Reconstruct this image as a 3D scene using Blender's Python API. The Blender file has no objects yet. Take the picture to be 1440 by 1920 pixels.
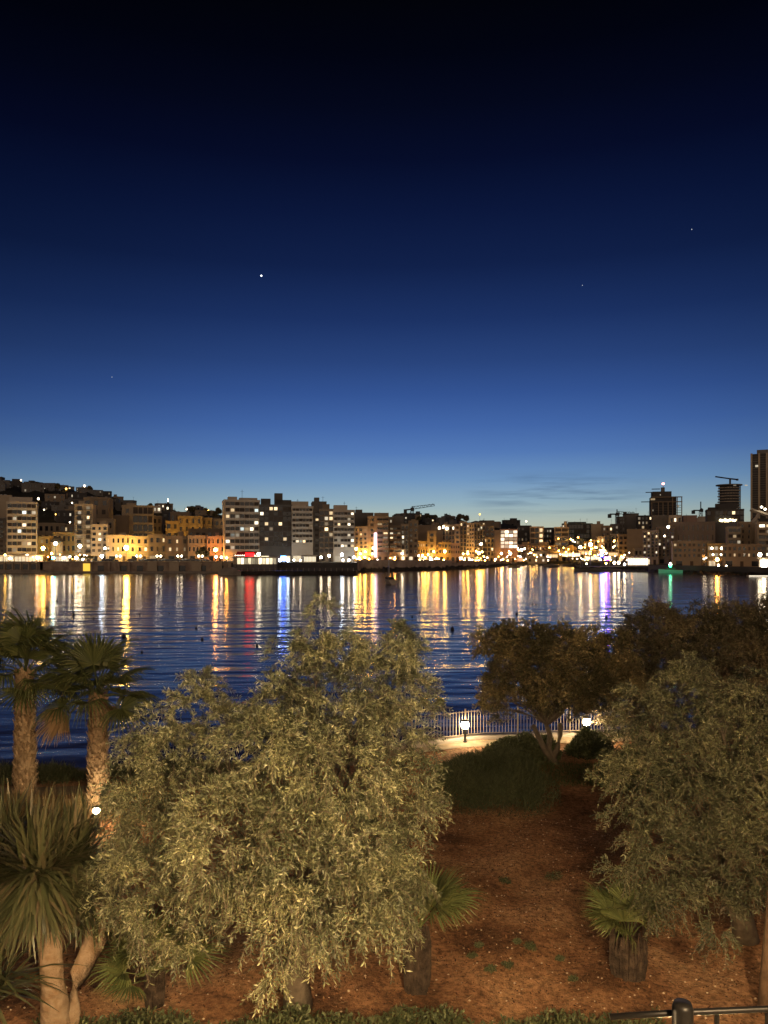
import bpy, math, random
import numpy as np
from mathutils import Vector, Matrix, Euler
random.seed(7); rng = np.random.default_rng(11)
sc = bpy.context.scene; C = sc.collection
F, HZ, EYE = 1440.0, 1030.0, 10.0      # focal length and horizon row of the 1440x1920 picture; metres above the water
R = math.radians

# ------------------------------------------------------------------ camera, exposure, sky
cam = bpy.data.cameras.new('camera'); cam.sensor_fit = 'VERTICAL'; cam.sensor_height = 36
cam.lens = 36 * F / 1920; cam.shift_y = 70 / 1920; cam.clip_start = .1; cam.clip_end = 20000
co = bpy.data.objects.new('camera', cam); C.objects.link(co)
co.location = (0, 0, EYE); co.rotation_euler = (R(90), 0, 0); sc.camera = co
sc.view_settings.view_transform = 'Standard'; sc.view_settings.look = 'None'
sc.view_settings.exposure = 0; sc.view_settings.gamma = 1
try:
    sc.cycles.use_denoising = True; sc.cycles.sample_clamp_indirect = 6
    sc.cycles.max_bounces = 5; sc.cycles.use_light_tree = True
    sc.cycles.use_adaptive_sampling = False
    sc.cycles.caustics_reflective = False; sc.cycles.caustics_refractive = False
except Exception: pass

def srgb(r, g, b):
    f = lambda c: (c/255/12.92) if c/255 <= .04045 else ((c/255+.055)/1.055)**2.4
    return (f(r), f(g), f(b), 1)

class NT:
    def __init__(s, tree): s.t = tree; s.n = tree.nodes; s.l = tree.links
    def new(s, kind, **kw):
        n = s.n.new(kind)
        for k, v in kw.items(): setattr(n, k, v)
        return n
    def put(s, sock, v):
        if isinstance(v, bpy.types.NodeSocket): s.l.new(v, sock)
        elif v is not None: sock.default_value = v
    def math(s, op, a, b=None, clamp=False):
        n = s.new('ShaderNodeMath', operation=op); n.use_clamp = clamp
        s.put(n.inputs[0], a); s.put(n.inputs[1], b); return n.outputs[0]
    def mix(s, f, a, b, bt='MIX'):
        n = s.new('ShaderNodeMix', data_type='RGBA', blend_type=bt)
        s.put(n.inputs[0], f); s.put(n.inputs[6], a); s.put(n.inputs[7], b); return n.outputs[2]
    def ramp(s, f, stops, interp='LINEAR'):
        n = s.new('ShaderNodeValToRGB'); cr = n.color_ramp; cr.interpolation = interp
        cr.elements.remove(cr.elements[1]); four = lambda c: c if len(c) == 4 else (*c, 1)
        cr.elements[0].position = stops[0][0]; cr.elements[0].color = four(stops[0][1])
        for p, c in stops[1:]: cr.elements.new(p).color = four(c)
        s.put(n.inputs[0], f); return n.outputs[0]
    def noise(s, vec, scale, detail=3, rough=.5):
        n = s.new('ShaderNodeTexNoise'); s.put(n.inputs['Vector'], vec)
        n.inputs['Scale'].default_value = scale; n.inputs['Detail'].default_value = detail
        n.inputs['Roughness'].default_value = rough; return n.outputs['Fac']
    def mapping(s, vec, sc_=(1, 1, 1), rot=(0, 0, 0)):
        n = s.new('ShaderNodeMapping'); s.put(n.inputs[0], vec)
        n.inputs['Scale'].default_value = sc_; n.inputs['Rotation'].default_value = rot; return n.outputs[0]

w = bpy.data.worlds.new('World'); sc.world = w; w.use_nodes = True
W = NT(w.node_tree); W.n.clear()
tc = W.new('ShaderNodeTexCoord').outputs['Generated']
sp = W.new('ShaderNodeSeparateXYZ'); W.put(sp.inputs[0], tc)
sky_stops = [(1030, 192, 190, 168), (985, 182, 189, 172), (960, 164, 184, 184), (940, 144, 173, 190), (900, 112, 150, 192),
             (850, 84, 122, 182), (800, 67, 103, 168), (740, 52, 84, 147), (680, 41, 68, 124), (600, 28, 50, 100), (500, 17, 33, 74),
             (400, 11, 23, 59), (300, 6, 13, 41), (200, 4, 8, 27), (100, 2, 4, 16), (0, 2, 3, 9)]
st = []
for y, r, g, b in sky_stops:
    t = (HZ - y) / F; st.append((t / math.sqrt(1 + t*t) / .6, srgb(r, g, b)))
zc = W.math('MAXIMUM', sp.outputs[2], 0)
base = W.ramp(W.math('DIVIDE', zc, .6), st)
# horizontal bearing: 1 looking over the bay to the afterglow, -1 behind the camera
xy = W.math('SQRT', W.math('ADD', W.math('MULTIPLY', sp.outputs[0], sp.outputs[0]), W.math('MULTIPLY', sp.outputs[1], sp.outputs[1])))
dot = W.math('DIVIDE', W.math('ADD', W.math('MULTIPLY', sp.outputs[0], .06), W.math('MULTIPLY', sp.outputs[1], .998)), W.math('MAXIMUM', xy, .001))
azf = W.ramp(W.math('MULTIPLY_ADD', dot, .5), [(0, (0, 0, 0)), (1, (1, 1, 1))])
azn = W.n[-1]
d01 = W.math('MULTIPLY', W.math('ADD', dot, 1), .5)
fall = W.ramp(d01, [(0, (.22,)*3), (.5, (.3,)*3), (.9, (.50,)*3), (.96, (.76,)*3), (.99, (.95,)*3), (1, (1,)*3)])
sky = W.mix(1, base, fall, 'MULTIPLY')
# thin streaks of cloud low over the afterglow
cv = W.mapping(tc, (3, 3, 42), (0, R(3), 0))
cn = W.ramp(W.noise(cv, 2.2, 4, .55), [(.47, (0, 0, 0)), (.66, (1, 1, 1))])
cel = W.ramp(W.math('DIVIDE', zc, .15), [(.26, (0,)*3), (.42, (1,)*3), (.52, (1,)*3), (.68, (0,)*3)])
caz = W.ramp(W.math('DIVIDE', sp.outputs[0], W.math('MAXIMUM', sp.outputs[1], .01)), [(.10, (0,)*3), (.2, (1,)*3), (.27, (1,)*3), (.36, (0,)*3)])
cf = W.math('MULTIPLY', W.math('MULTIPLY', cn, cel), W.math('MULTIPLY', caz, .85))
sky = W.mix(cf, sky, srgb(72, 96, 128))
# warm glow added low behind the viewpoint to fill the far facades
back = W.ramp(d01, [(.0, (1,)*3), (.35, (.75,)*3), (.6, (0,)*3)])
low = W.ramp(W.math('DIVIDE', zc, 1), [(0, (1,)*3), (.35, (.55,)*3), (.8, (.05,)*3)])
gl = W.mix(1, W.mix(1, back, low, 'MULTIPLY'), (.66, .45, .29, 1), 'MULTIPLY')
tot = W.mix(1, sky, gl, 'ADD')
bg = W.new('ShaderNodeBackground'); W.put(bg.inputs[0], tot); bg.inputs[1].default_value = 1
wo = W.new('ShaderNodeOutputWorld'); W.l.new(bg.outputs[0], wo.inputs[0])

# ------------------------------------------------------------------ materials
MATS = {}
def pmat(name, col, rough=.8, col2=None, scale=3, bump=0, bscale=None, spec=.3, metal=0, island=None, detail=4, transl=0, tone=0):
    if name in MATS: return MATS[name]
    m = bpy.data.materials.new(name); m.use_nodes = True; T = NT(m.node_tree)
    b = T.n['Principled BSDF']; out = T.n['Material Output']
    b.inputs['Roughness'].default_value = rough; b.inputs['Metallic'].default_value = metal
    b.inputs['Specular IOR Level'].default_value = spec
    v = T.new('ShaderNodeTexCoord').outputs['Object']
    c = (*col, 1)
    if col2:
        c = T.ramp(T.noise(v, scale, detail, .6), [(.35, (*col, 1)), (.65, (*col2, 1))])
    if island:
        g = T.new('ShaderNodeNewGeometry')
        ri = T.ramp(g.outputs['Random Per Island'], [(i/(len(island)-1), (*k, 1)) for i, k in enumerate(island)])
        c = T.mix(.85, c, ri) if col2 else ri
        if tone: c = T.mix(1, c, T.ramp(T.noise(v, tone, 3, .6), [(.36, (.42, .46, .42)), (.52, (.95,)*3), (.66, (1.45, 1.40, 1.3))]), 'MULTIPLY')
        T.put(b.inputs['Roughness'], rough)
    T.put(b.inputs['Base Color'], c)
    if bump:
        bp = T.new('ShaderNodeBump'); bp.inputs['Distance'].default_value = bump
        T.put(bp.inputs['Height'], T.noise(v, bscale or scale*3, 5, .6)); T.l.new(bp.outputs[0], b.inputs['Normal'])
    if transl:
        tr = T.new('ShaderNodeBsdfTranslucent'); T.put(tr.inputs[0], c)
        mx = T.new('ShaderNodeMixShader'); mx.inputs[0].default_value = transl
        T.l.new(b.outputs[0], mx.inputs[1]); T.l.new(tr.outputs[0], mx.inputs[2]); T.l.new(mx.outputs[0], out.inputs[0])
    MATS[name] = m; return m
def emat(name, col, strength, sampling='AUTO', vary=0):
    if name in MATS: return MATS[name]
    m = bpy.data.materials.new(name); m.use_nodes = True; T = NT(m.node_tree)
    b = T.n['Principled BSDF']; b.inputs['Base Color'].default_value = (.3, .3, .3, 1)
    b.inputs['Emission Color'].default_value = (*col, 1); b.inputs['Emission Strength'].default_value = strength
    if vary:
        oi = T.new('ShaderNodeObjectInfo').outputs['Random']
        v = T.new('ShaderNodeTexCoord').outputs['Object']
        nz = T.noise(v, 2.5, 2)
        k = T.math('MULTIPLY', T.math('ADD', T.math('MULTIPLY', T.math('POWER', oi, 2.2), 2.2), .12), T.math('ADD', nz, .5))
        T.put(b.inputs['Emission Strength'], T.math('MULTIPLY', k, strength))
    m.cycles.emission_sampling = sampling
    MATS[name] = m; return m

WALL = {k: pmat('wall_' + k, a, .9, b_, .12, .01, 2) for k, a, b_ in [
    ('cream', (.44, .36, .26), (.36, .29, .21)), ('white', (.54, .47, .38), (.46, .40, .32)),
    ('sand', (.34, .26, .17), (.28, .21, .14)), ('stone', (.28, .22, .16), (.22, .17, .12)),
    ('grey', (.18, .17, .16), (.14, .13, .12)), ('dark', (.085, .078, .075), (.06, .056, .056)),
    ('pink', (.42, .28, .22), (.36, .24, .19)), ('ochre', (.46, .33, .15), (.40, .28, .12)),
    ('green', (.10, .12, .11), (.08, .095, .09)), ('net', (.13, .12, .11), (.09, .085, .08))]}
glass_dark = pmat('window_glass', (.012, .014, .018), .12, spec=.6)
shutter = pmat('window_shutter', (.07, .055, .045), .6)
W_WARM = emat('lit_window_warm', (1, .72, .38), 1.1, 'NONE', 1)
W_WHITE = emat('lit_window_white', (1, .86, .62), 1.3, 'NONE', 1)
W_COOL = emat('lit_window_cool', (.75, .9, .88), .9, 'NONE', 1)
W_SHOP = emat('lit_shop_window', (1, .8, .5), 1.2, 'NONE', 1)
metal_dark = pmat('painted_dark_metal', (.03, .03, .03), .45)
metal_black = pmat('black_painted_metal', (.005, .0045, .004), .4, spec=.15)
metal_grey = pmat('galvanised_metal', (.32, .31, .30), .4, metal=.6)
steel = pmat('crane_steel', (.05, .05, .055), .5)
concrete = pmat('weathered_concrete', (.34, .29, .24), .9, (.22, .19, .16), .35, .02, 1.5)
quaystone = pmat('quay_limestone', (.42, .33, .25), .95, (.24, .18, .14), .3, .05, 1.2)
rock = pmat('shore_rock', (.05, .042, .036), .9, (.022, .02, .018), .4, .3, .6)

# ------------------------------------------------------------------ mesh helpers
class MB:
    def __init__(s): s.v = []; s.f = []
    def quadbox(s, x0, x1, y0, y1, z0, z1):
        n = len(s.v)
        s.v += [(x0, y0, z0), (x1, y0, z0), (x1, y1, z0), (x0, y1, z0), (x0, y0, z1), (x1, y0, z1), (x1, y1, z1), (x0, y1, z1)]
        s.f += [tuple(n+i for i in q) for q in ((0, 3, 2, 1), (4, 5, 6, 7), (0, 1, 5, 4), (1, 2, 6, 5), (2, 3, 7, 6), (3, 0, 4, 7))]
        return s
    def tube(s, pts, rad, n=8, cap=True):
        pts = [Vector(p) for p in pts]; k0 = len(s.v)
        for i, p in enumerate(pts):
            d = (pts[min(i+1, len(pts)-1)] - pts[max(i-1, 0)])
            d = d.normalized() if d.length > 1e-9 else Vector((0, 0, 1))
            a = d.cross(Vector((0, 0, 1)) if abs(d.z) < .95 else Vector((1, 0, 0))).normalized(); b = d.cross(a)
            r = rad[i] if hasattr(rad, '__len__') else rad
            for j in range(n):
                t = 2*math.pi*j/n; q = p + (a*math.cos(t) + b*math.sin(t))*r; s.v.append(tuple(q))
        for i in range(len(pts)-1):
            for j in range(n):
                a_ = k0+i*n+j; b_ = k0+i*n+(j+1) % n; s.f.append((a_, b_, b_+n, a_+n))
        if cap:
            s.f.append(tuple(k0+j for j in range(n))[::-1]); s.f.append(tuple(k0+(len(pts)-1)*n+j for j in range(n)))
        return s
    def lathe(s, prof, n=12, c=(0, 0, 0)):
        k0 = len(s.v)
        for r, z in prof:
            for j in range(n):
                t = 2*math.pi*j/n; s.v.append((c[0]+r*math.cos(t), c[1]+r*math.sin(t), c[2]+z))
        for i in range(len(prof)-1):
            for j in range(n):
                a_ = k0+i*n+j; b_ = k0+i*n+(j+1) % n; s.f.append((a_, b_, b_+n, a_+n))
        s.f.append(tuple(k0+j for j in range(n))[::-1]); s.f.append(tuple(k0+(len(prof)-1)*n+j for j in range(n)))
        return s
    def bar(s, a, b, w_):
        return s.tube([a, b], w_/2*1.414, 4)
    def mesh(s, name, m, smooth=False):
        me = bpy.data.meshes.new(name); me.from_pydata(s.v, [], s.f)
        if m: me.materials.append(m)
        if smooth: me.polygons.foreach_set('use_smooth', [True]*len(me.polygons))
        me.update(); return me
    def build(s, name, m, parent=None, smooth=False, loc=(0, 0, 0)):
        return ob(name, s.mesh(name, m, smooth), parent, loc)
def ob(name, me, parent=None, loc=(0, 0, 0), rot=(0, 0, 0), scale=(1, 1, 1)):
    o = bpy.data.objects.new(name, me); C.objects.link(o)
    o.parent = parent; o.location = loc; o.rotation_euler = rot; o.scale = scale; return o
def tag(o, label=None, cat=None, group=None, kind=None):
    if label: o['label'] = label
    if cat: o['category'] = cat
    if group: o['group'] = group
    if kind: o['kind'] = kind
    return o
def thing(name, loc, label, cat, group=None, rz=0):
    return tag(ob(name, None, None, loc, (0, 0, rz)), label, cat, group)
def copy_tree(o, parent=None):
    c = o.copy(); C.objects.link(c); c.parent = parent
    for ch in o.children: copy_tree(ch, c)
    return c
def npmesh(name, V, n, m, smooth=False):
    """V: (faces*n, 3) vertices, every n of them one face island"""
    V = np.asarray(V, dtype=np.float32).reshape(-1, 3); nf = len(V)//n
    me = bpy.data.meshes.new(name); me.vertices.add(len(V)); me.vertices.foreach_set('co', V.ravel())
    me.loops.add(len(V)); me.loops.foreach_set('vertex_index', np.arange(len(V), dtype=np.int32))
    me.polygons.add(nf); me.polygons.foreach_set('loop_start', np.arange(0, len(V), n, dtype=np.int32))
    me.polygons.foreach_set('loop_total', np.full(nf, n, dtype=np.int32))
    me.materials.append(m); me.update(calc_edges=True); return me
def npgrid(name, V, F4, m, smooth=False):
    me = bpy.data.meshes.new(name); V = np.asarray(V, np.float32); F4 = np.asarray(F4, np.int32)
    me.vertices.add(len(V)); me.vertices.foreach_set('co', V.ravel())
    me.loops.add(F4.size); me.loops.foreach_set('vertex_index', F4.ravel())
    me.polygons.add(len(F4)); me.polygons.foreach_set('loop_start', np.arange(0, F4.size, 4, dtype=np.int32))
    me.polygons.foreach_set('loop_total', np.full(len(F4), 4, dtype=np.int32))
    if smooth: me.polygons.foreach_set('use_smooth', np.ones(len(F4), bool))
    me.materials.append(m); me.update(calc_edges=True); return me
def at(px, py, D):
    """the place, D metres out, seen at that point of the photograph"""
    return Vector(((px-720)/F*D, D, EYE-(py-HZ)/F*D))
def unit(a): return a/np.maximum(np.linalg.norm(a, axis=-1, keepdims=True), 1e-9)

# ------------------------------------------------------------------ water
m = bpy.data.materials.new('sea_water'); m.use_nodes = True; T = NT(m.node_tree); b = T.n['Principled BSDF']
b.inputs['Base Color'].default_value = (.060, .050, .052, 1); b.inputs['IOR'].default_value = 1.333
b.inputs['Roughness'].default_value = .145; b.inputs['Specular Tint'].default_value = (1, .86, .70, 1); b.inputs['Specular IOR Level'].default_value = .5
v = T.new('ShaderNodeTexCoord').outputs['Object']
n1 = T.noise(T.mapping(v, (.16, .42, 1), (0, 0, R(-9))), 1, 3, .5)
n2 = T.noise(T.mapping(v, (.7, 1.9, 1), (0, 0, R(6))), 1, 3, .6)
n3 = T.noise(T.mapping(v, (.075, .21, 1), (0, 0, R(-12))), 1, 2, .5)
h = T.math('ADD', T.math('ADD', T.math('MULTIPLY', n1, .13), T.math('MULTIPLY', n2, .02)), T.math('MULTIPLY', n3, .48))
bp = T.new('ShaderNodeBump'); bp.inputs['Distance'].default_value = 1; bp.inputs['Strength'].default_value = .66
T.put(bp.inputs['Height'], h); T.l.new(bp.outputs[0], b.inputs['Normal'])
WATER = m
o = MB(); o.v = [(-5000, 12, 0), (5000, 12, 0), (5000, 9000, 0), (-5000, 9000, 0)]; o.f = [(0, 1, 2, 3)]
tag(o.build('water', WATER), kind='structure')

# ------------------------------------------------------------------ far shore terrain
DCP = [(-900, 327), (0, 327), (461, 327), (474, 318), (660, 318), (672, 343), (760, 360), (830, 379), (900, 411), (955, 478), (1000, 533),
       (1070, 533), (1082, 356), (1200, 349), (1300, 322), (1440, 290), (2300, 270)]
ZQP = [(-900, 4.5), (640, 4.5), (860, 3.6), (960, 1.8), (1070, 1.6), (1082, 1.6), (1200, 2.2), (1440, 2.4), (2300, 3)]
HTP = [(-900, 900), (0, 912), (70, 918), (170, 926), (215, 946), (300, 958), (400, 965), (480, 975), (700, 985), (760, 974), (850, 976),
       (930, 982), (1000, 989), (1100, 998), (1200, 990), (1440, 985), (2300, 980)]
def itp(P, x): return float(np.interp(x, [a for a, _ in P], [c for _, c in P]))
def Dc(px): return itp(DCP, px)
def tz(px, D):
    dc, zq = Dc(px), itp(ZQP, px); zt = EYE+(HZ-itp(HTP, px))/F*800
    d0 = max(dc+30, itp([(1060, 300), (1076, 560), (1215, 550), (1240, 400), (1300, 330)], px))
    t = min(max((D-d0)/(800-d0), 0), 1); return zq+(zt-zq)*t*t*(3-2*t)
ground_far = pmat('hillside_scrub', (.035, .032, .022), 1, (.02, .02, .016), .02, .4, .1)
cols = list(np.arange(-900, 2301, 14.)) + [1070.5, 1081.5, 661, 671]; cols.sort()
V = []; nr = 0
for px in cols:
    dc = Dc(px); rows = [(dc, -2), (dc+.3, itp(ZQP, px))]
    for t in np.linspace(.03, 1, 18):
        D = dc+(800-dc)*t; j = (math.sin(px*.31+t*9)+math.sin(px*.13-t*17))*1.2*t
        rows.append((D, tz(px, D)+j-.02))
    rows += [(1100, tz(px, 800)*.9), (1600, -3)]
    nr = len(rows)
    for D, z in rows: V.append(((px-720)/F*D, D, z))
Fs = [(i*nr+j, i*nr+j+1, (i+1)*nr+j+1, (i+1)*nr+j) for i in range(len(cols)-1) for j in range(nr-1)]
tag(ob('hills', npgrid('hills', V, [f[::-1] for f in Fs], ground_far)), kind='structure')

# paved promenade road on the far shore
def ribbon(name, pts_px, d0, d1, lift, mat_):
    V = []; Fq = []
    for i, px in enumerate(pts_px):
        for d in (d0, d1):
            D = Dc(px)+d; V.append(((px-720)/F*D, D, itp(ZQP, px)+lift))
    for i in range(len(pts_px)-1): Fq.append((2*i, 2*i+2, 2*i+3, 2*i+1))
    return tag(ob(name, npgrid(name, V, Fq, mat_)), kind='structure')
ribbon('promenade_road', list(range(-600, 1061, 20)), .6, 16, .05, pmat('asphalt', (.06, .055, .05), .8, (.045, .042, .04), .3))
ribbon('headland_road', list(range(1090, 2000, 20)), 8, 17, .05, MATS['asphalt'])

# ------------------------------------------------------------------ buildings
def unitbox(name, mt):
    return MB().quadbox(-.5, .5, -.5, .5, -.5, .5).mesh(name, mt)
WM = {'dark': unitbox('window', glass_dark), 'shut': unitbox('window', shutter), 'warm': unitbox('window', W_WARM),
      'white': unitbox('window', W_WHITE), 'cool': unitbox('window', W_COOL), 'shop': unitbox('shopfront', W_SHOP)}
DOOR = unitbox('door', pmat('wooden_door', (.05, .03, .02), .6))
def building(x0, x1, yt, D, style, rows, cols_, wm, lit, label, yaw=0., depth=14, litk=('warm', 'white', 'warm', 'warm'), ground=True,
             roofbox=None, name='building', cat='building', zb=None, group=None, shop=.5, winw=.62, yb=None, gf=4.0, aerials=0):
    rs = random.Random(int(x0*31+yt*7+D))
    pc = (x0+x1)/2; Wd = (x1-x0)/F*D; X = (pc-720)/F*D
    if zb is None: zb = tz(pc, D)-.3
    if yb is not None: zb = at(0, yb, D).z
    zt = at(0, yt, D).z; H = zt-zb
    rt = thing(name, (X, D, zb), label, cat, group, -math.atan(X/D)*.8+R(yaw))
    wall = WALL[wm]; hw = Wd/2
    b_ = MB().quadbox(-hw, hw, 0, depth, 0, H)
    b_.build('wall', wall, rt)
    p = MB()     # parapet round the roof
    for q in ((-hw-.12, hw+.12, -.12, .22), (-hw-.12, hw+.12, depth-.2, depth+.12), (-hw-.12, -hw+.2, .22, depth-.2), (hw-.2, hw+.12, .22, depth-.2)):
        p.quadbox(*q, H-.25, H+.75)
    p.build('parapet', wall, rt)
    if roofbox is None: roofbox = [(rs.uniform(-.25, .25), rs.uniform(.2, .4), rs.uniform(1.8, 3.2))]
    for (fx, fw, fh_) in roofbox:
        MB().quadbox(fx*Wd-fw*Wd/2, fx*Wd+fw*Wd/2, 3, 8, H+.003, H+fh_).build('stair_tower', wall, rt)
    if Wd > 8 and rs.random() < .6:
        for q in range(rs.randint(1, 2)):
            tx = rs.uniform(-.4, .4)*Wd
            MB().lathe([(.55, 0), (.6, .1), (.6, 1.0), (.5, 1.15)], 8, (tx, 1.6, H+.02)).build('water_tank', metal_grey, rt)
    for q in range(aerials or (rs.random() < .4)):
        tx = rs.uniform(-.4, .4)*Wd; hh = rs.uniform(2.5, 6)
        MB().tube([(tx, 9, H), (tx, 9, H+hh)], .07, 5).tube([(tx-.7, 9, H+hh*.85), (tx+.7, 9, H+hh*.85)], .04, 4).build('antenna', steel, rt)
    if not rows: return rt
    g = gf if ground else .4
    fh = (H-g)/rows
    def win(kind, x, z, ww, wh, y=0., nm='window'):
        ob(nm, WM[kind], rt, (x, y-.02, z), (0, 0, 0), (ww, .16, wh) if kind in ('dark', 'shut') or lit > .4 or nm != 'window' else (ww*.8, .17, wh*.8))
    def pick():
        if rs.random() < (lit if lit > .4 else lit*1.25): return rs.choice(litk)
        return 'shut' if rs.random() < .3 else 'dark'
    if style in ('band', 'bandr'):
        bw = Wd*(.94 if style == 'band' else .62); off = 0 if style == 'band' else Wd*.16
        bm = MB().quadbox(-bw/2, bw/2, -1.35, -.01, -.2, 0).quadbox(-bw/2, bw/2, -1.38, -1.26, 0, .85)
        bm.quadbox(-bw/2, -bw/2+.12, -1.26, -.01, .003, .83).quadbox(bw/2-.12, bw/2, -1.26, -.01, .003, .83)
        bmesh_ = bm.mesh('balcony', wall)
        for r in range(rows):
            z = g+r*fh
            ob('balcony', bmesh_, rt, (off, 0, z))
            for c in range(cols_):
                cx = off+(c+.5)/cols_*bw-bw/2
                win(pick(), cx, z+(fh-.3)/2+.05, bw/cols_*(.80+.15*rs.random()), fh-.45)
        if style == 'bandr':
            for r in range(rows):
                win(pick(), -hw*.66, g+r*fh+fh*.5, min(1.4, Wd*.14), fh*.5)
    elif style in ('grid', 'balc'):
        cw = Wd/cols_
        bm = None
        if style == 'balc':
            k = min(cw*.8, 3.2)
            bm = MB().quadbox(-k/2, k/2, -1.05, -.01, -.12, 0)
            for i in range(7): bm.quadbox(-k/2+i*(k-.06)/6, -k/2+i*(k-.06)/6+.06, -1.05, -1.0, .003, .95)
            bm.quadbox(-k/2, k/2, -1.06, -.98, .953, 1.03); bm = bm.mesh('balcony', wall if rs.random() < .4 else metal_dark)
        for r in range(rows):
            z = g+r*fh
            for c in range(cols_):
                cx = (c+.5)*cw-hw
                kk = rs.choice([.75, 1, 1, 1.15]); win(pick(), cx+rs.uniform(-.06, .06)*cw, z+fh*.52, min(cw*winw*.85, 1.7)*kk, fh*.52 if style == 'grid' else fh*.70)
                if bm and (c % 2 == 0 or cols_ < 3): ob('balcony', bm, rt, (cx, 0, z+fh*.12))
            if r and style == 'grid' and rs.random() < .45:
                MB().quadbox(-hw-.06, hw+.06, -.1, -.012, z-.08, z+.08).build('string_course', wall, rt)
    elif style == 'glass':
        cw = Wd/cols_
        for r in range(rows):
            z = g+r*fh
            MB().quadbox(-hw-.05, hw+.05, -.25, -.01, z-.15, z+.1).build('floor_slab', wall, rt)
            for c in range(cols_): win(pick(), (c+.5)*cw-hw, z+fh*.5, cw*.86, fh*.74)
    if ground:
        n = max(2, int(Wd/4.2))
        for c in range(n):
            cx = (c+.5)/n*Wd-hw
            if c == n//2: ob('door', DOOR, rt, (cx, -.02, 1.35), scale=(1.3, .16, 2.7))
            elif rs.random() < shop: win('shop', cx, 1.6, Wd/n*.7, 2.5, nm='shopfront')
            else: win('dark', cx, 1.7, Wd/n*.5, 2.2)
    return rt

B = building
# --- left of the bay, from the frame edge inwards
B(-60, 14, 974, 345, 'grid', 7, 8, 'grey', .04, 'grey building with rows of small windows cut by the left edge of the photo', yaw=4)
B(-70, 17, 930, 372, 'plain', 0, 0, 'cream', 0, 'tall blank cream wall rising behind the grey building at the left edge', yaw=3)
B(15, 67, 944, 340, 'band', 8, 6, 'white', .10, 'pale eight storey apartment block with white balcony bands near the left edge', yaw=2, roofbox=[(-.05, .75, 3)], litk=('white', 'cool', 'white'))
B(64, 120, 983, 392, 'grid', 3, 6, 'cream', .10, 'low cream building behind the golden villa with one lit window', roofbox=[])
B(120, 146, 985, 396, 'grid', 3, 3, 'cream', .12, 'small cream house behind, left of the narrow balconied tower', roofbox=[])
B(66, 101, 1008, 350, 'grid', 2, 4, 'ochre', .08, 'golden lit two storey villa with plain parapet beside the white block', roofbox=[], shop=.3)
B(101, 140, 1001, 352, 'grid', 2, 5, 'ochre', .08, 'golden lit villa with a raised cornice and arched doorway', roofbox=[], shop=.5)
B(141, 173, 948, 348, 'balc', 10, 2, 'cream', .14, 'narrow ten storey tower with stacked dark balconies', yaw=-3, winw=.8, litk=('white', 'warm'))
B(158, 202, 935, 372, 'grid', 6, 3, 'stone', .12, 'tall stone-coloured block directly behind the narrow balconied tower', yaw=-6, roofbox=[(-.2, .4, 1.2)], litk=('white',))
B(172, 201, 986, 345, 'grid', 5, 3, 'cream', .22, 'five storey cream house right of the narrow balconied tower', roofbox=[(.2, .4, 2.4)])
B(180, 212, 975, 366, 'grid', 3, 3, 'cream', .03, 'set-back cream upper house behind the five storey cream house', roofbox=[])
B(207, 241, 969, 392, 'plain', 0, 0, 'stone', 0, 'blank stone party wall between the cream house and the mid-rise with flat roof', roofbox=[])
B(230, 287, 950, 400, 'bandr', 5, 4, 'cream', .07, 'cream mid-rise with recessed balconies and a low roof hut', yaw=5, roofbox=[(-.2, .3, 2)])
B(286, 303, 970, 420, 'grid', 4, 2, 'stone', .04, 'narrow dark stone house beside the cream mid-rise with a roof hut', roofbox=[])
B(304, 316, 962, 470, 'grid', 5, 1, 'dark', .05, 'dark sliver of a house left of the yellow lit block', roofbox=[])
B(311, 335, 979, 415, 'grid', 3, 2, 'ochre', .03, 'lower left wing of the yellow lit block', roofbox=[])
B(334, 379, 970, 418, 'grid', 4, 4, 'ochre', .03, 'main yellow lit block with small square windows on the slope', roofbox=[], winw=.3)
B(378, 397, 973, 424, 'grid', 4, 2, 'ochre', .06, 'right wing of the yellow lit block in half shade', roofbox=[], winw=.4)
B(320, 355, 962, 445, 'grid', 3, 4, 'stone', .03, 'stone house standing above and behind the yellow lit block', roofbox=[])
B(393, 420, 975, 430, 'grid', 4, 3, 'cream', .15, 'pale house behind, just left of the long banded block', roofbox=[])
for a in [(200, 243, 1006, 'cream', 'two storey frontage glowing yellow beside the sodium street lamp'),
          (243, 279, 1008, 'cream', 'cream frontage with long first floor balcony right of the sodium lamp'),
          (279, 312, 1005, 'stone', 'stone frontage with three lit upper windows on the quay road'),
          (312, 353, 1008, 'stone', 'plain stone frontage below the yellow lit block'),
          (353, 388, 1007, 'cream', 'cream frontage behind the round dark street tree'),
          (388, 421, 1008, 'pink', 'pinkish frontage between the street tree and the long banded block')]:
    B(a[0], a[1], a[2], 345, 'grid', 2, 3+a[0] % 3, a[3], .10, a[4], roofbox=[] if a[0] % 2 else None, shop=.12, depth=12, winw=.42)
B(354, 422, 994, 372, 'grid', 2, 6, 'stone', .05, 'low stone house with blank upper wall behind the pinkish frontage', roofbox=[])
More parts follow.
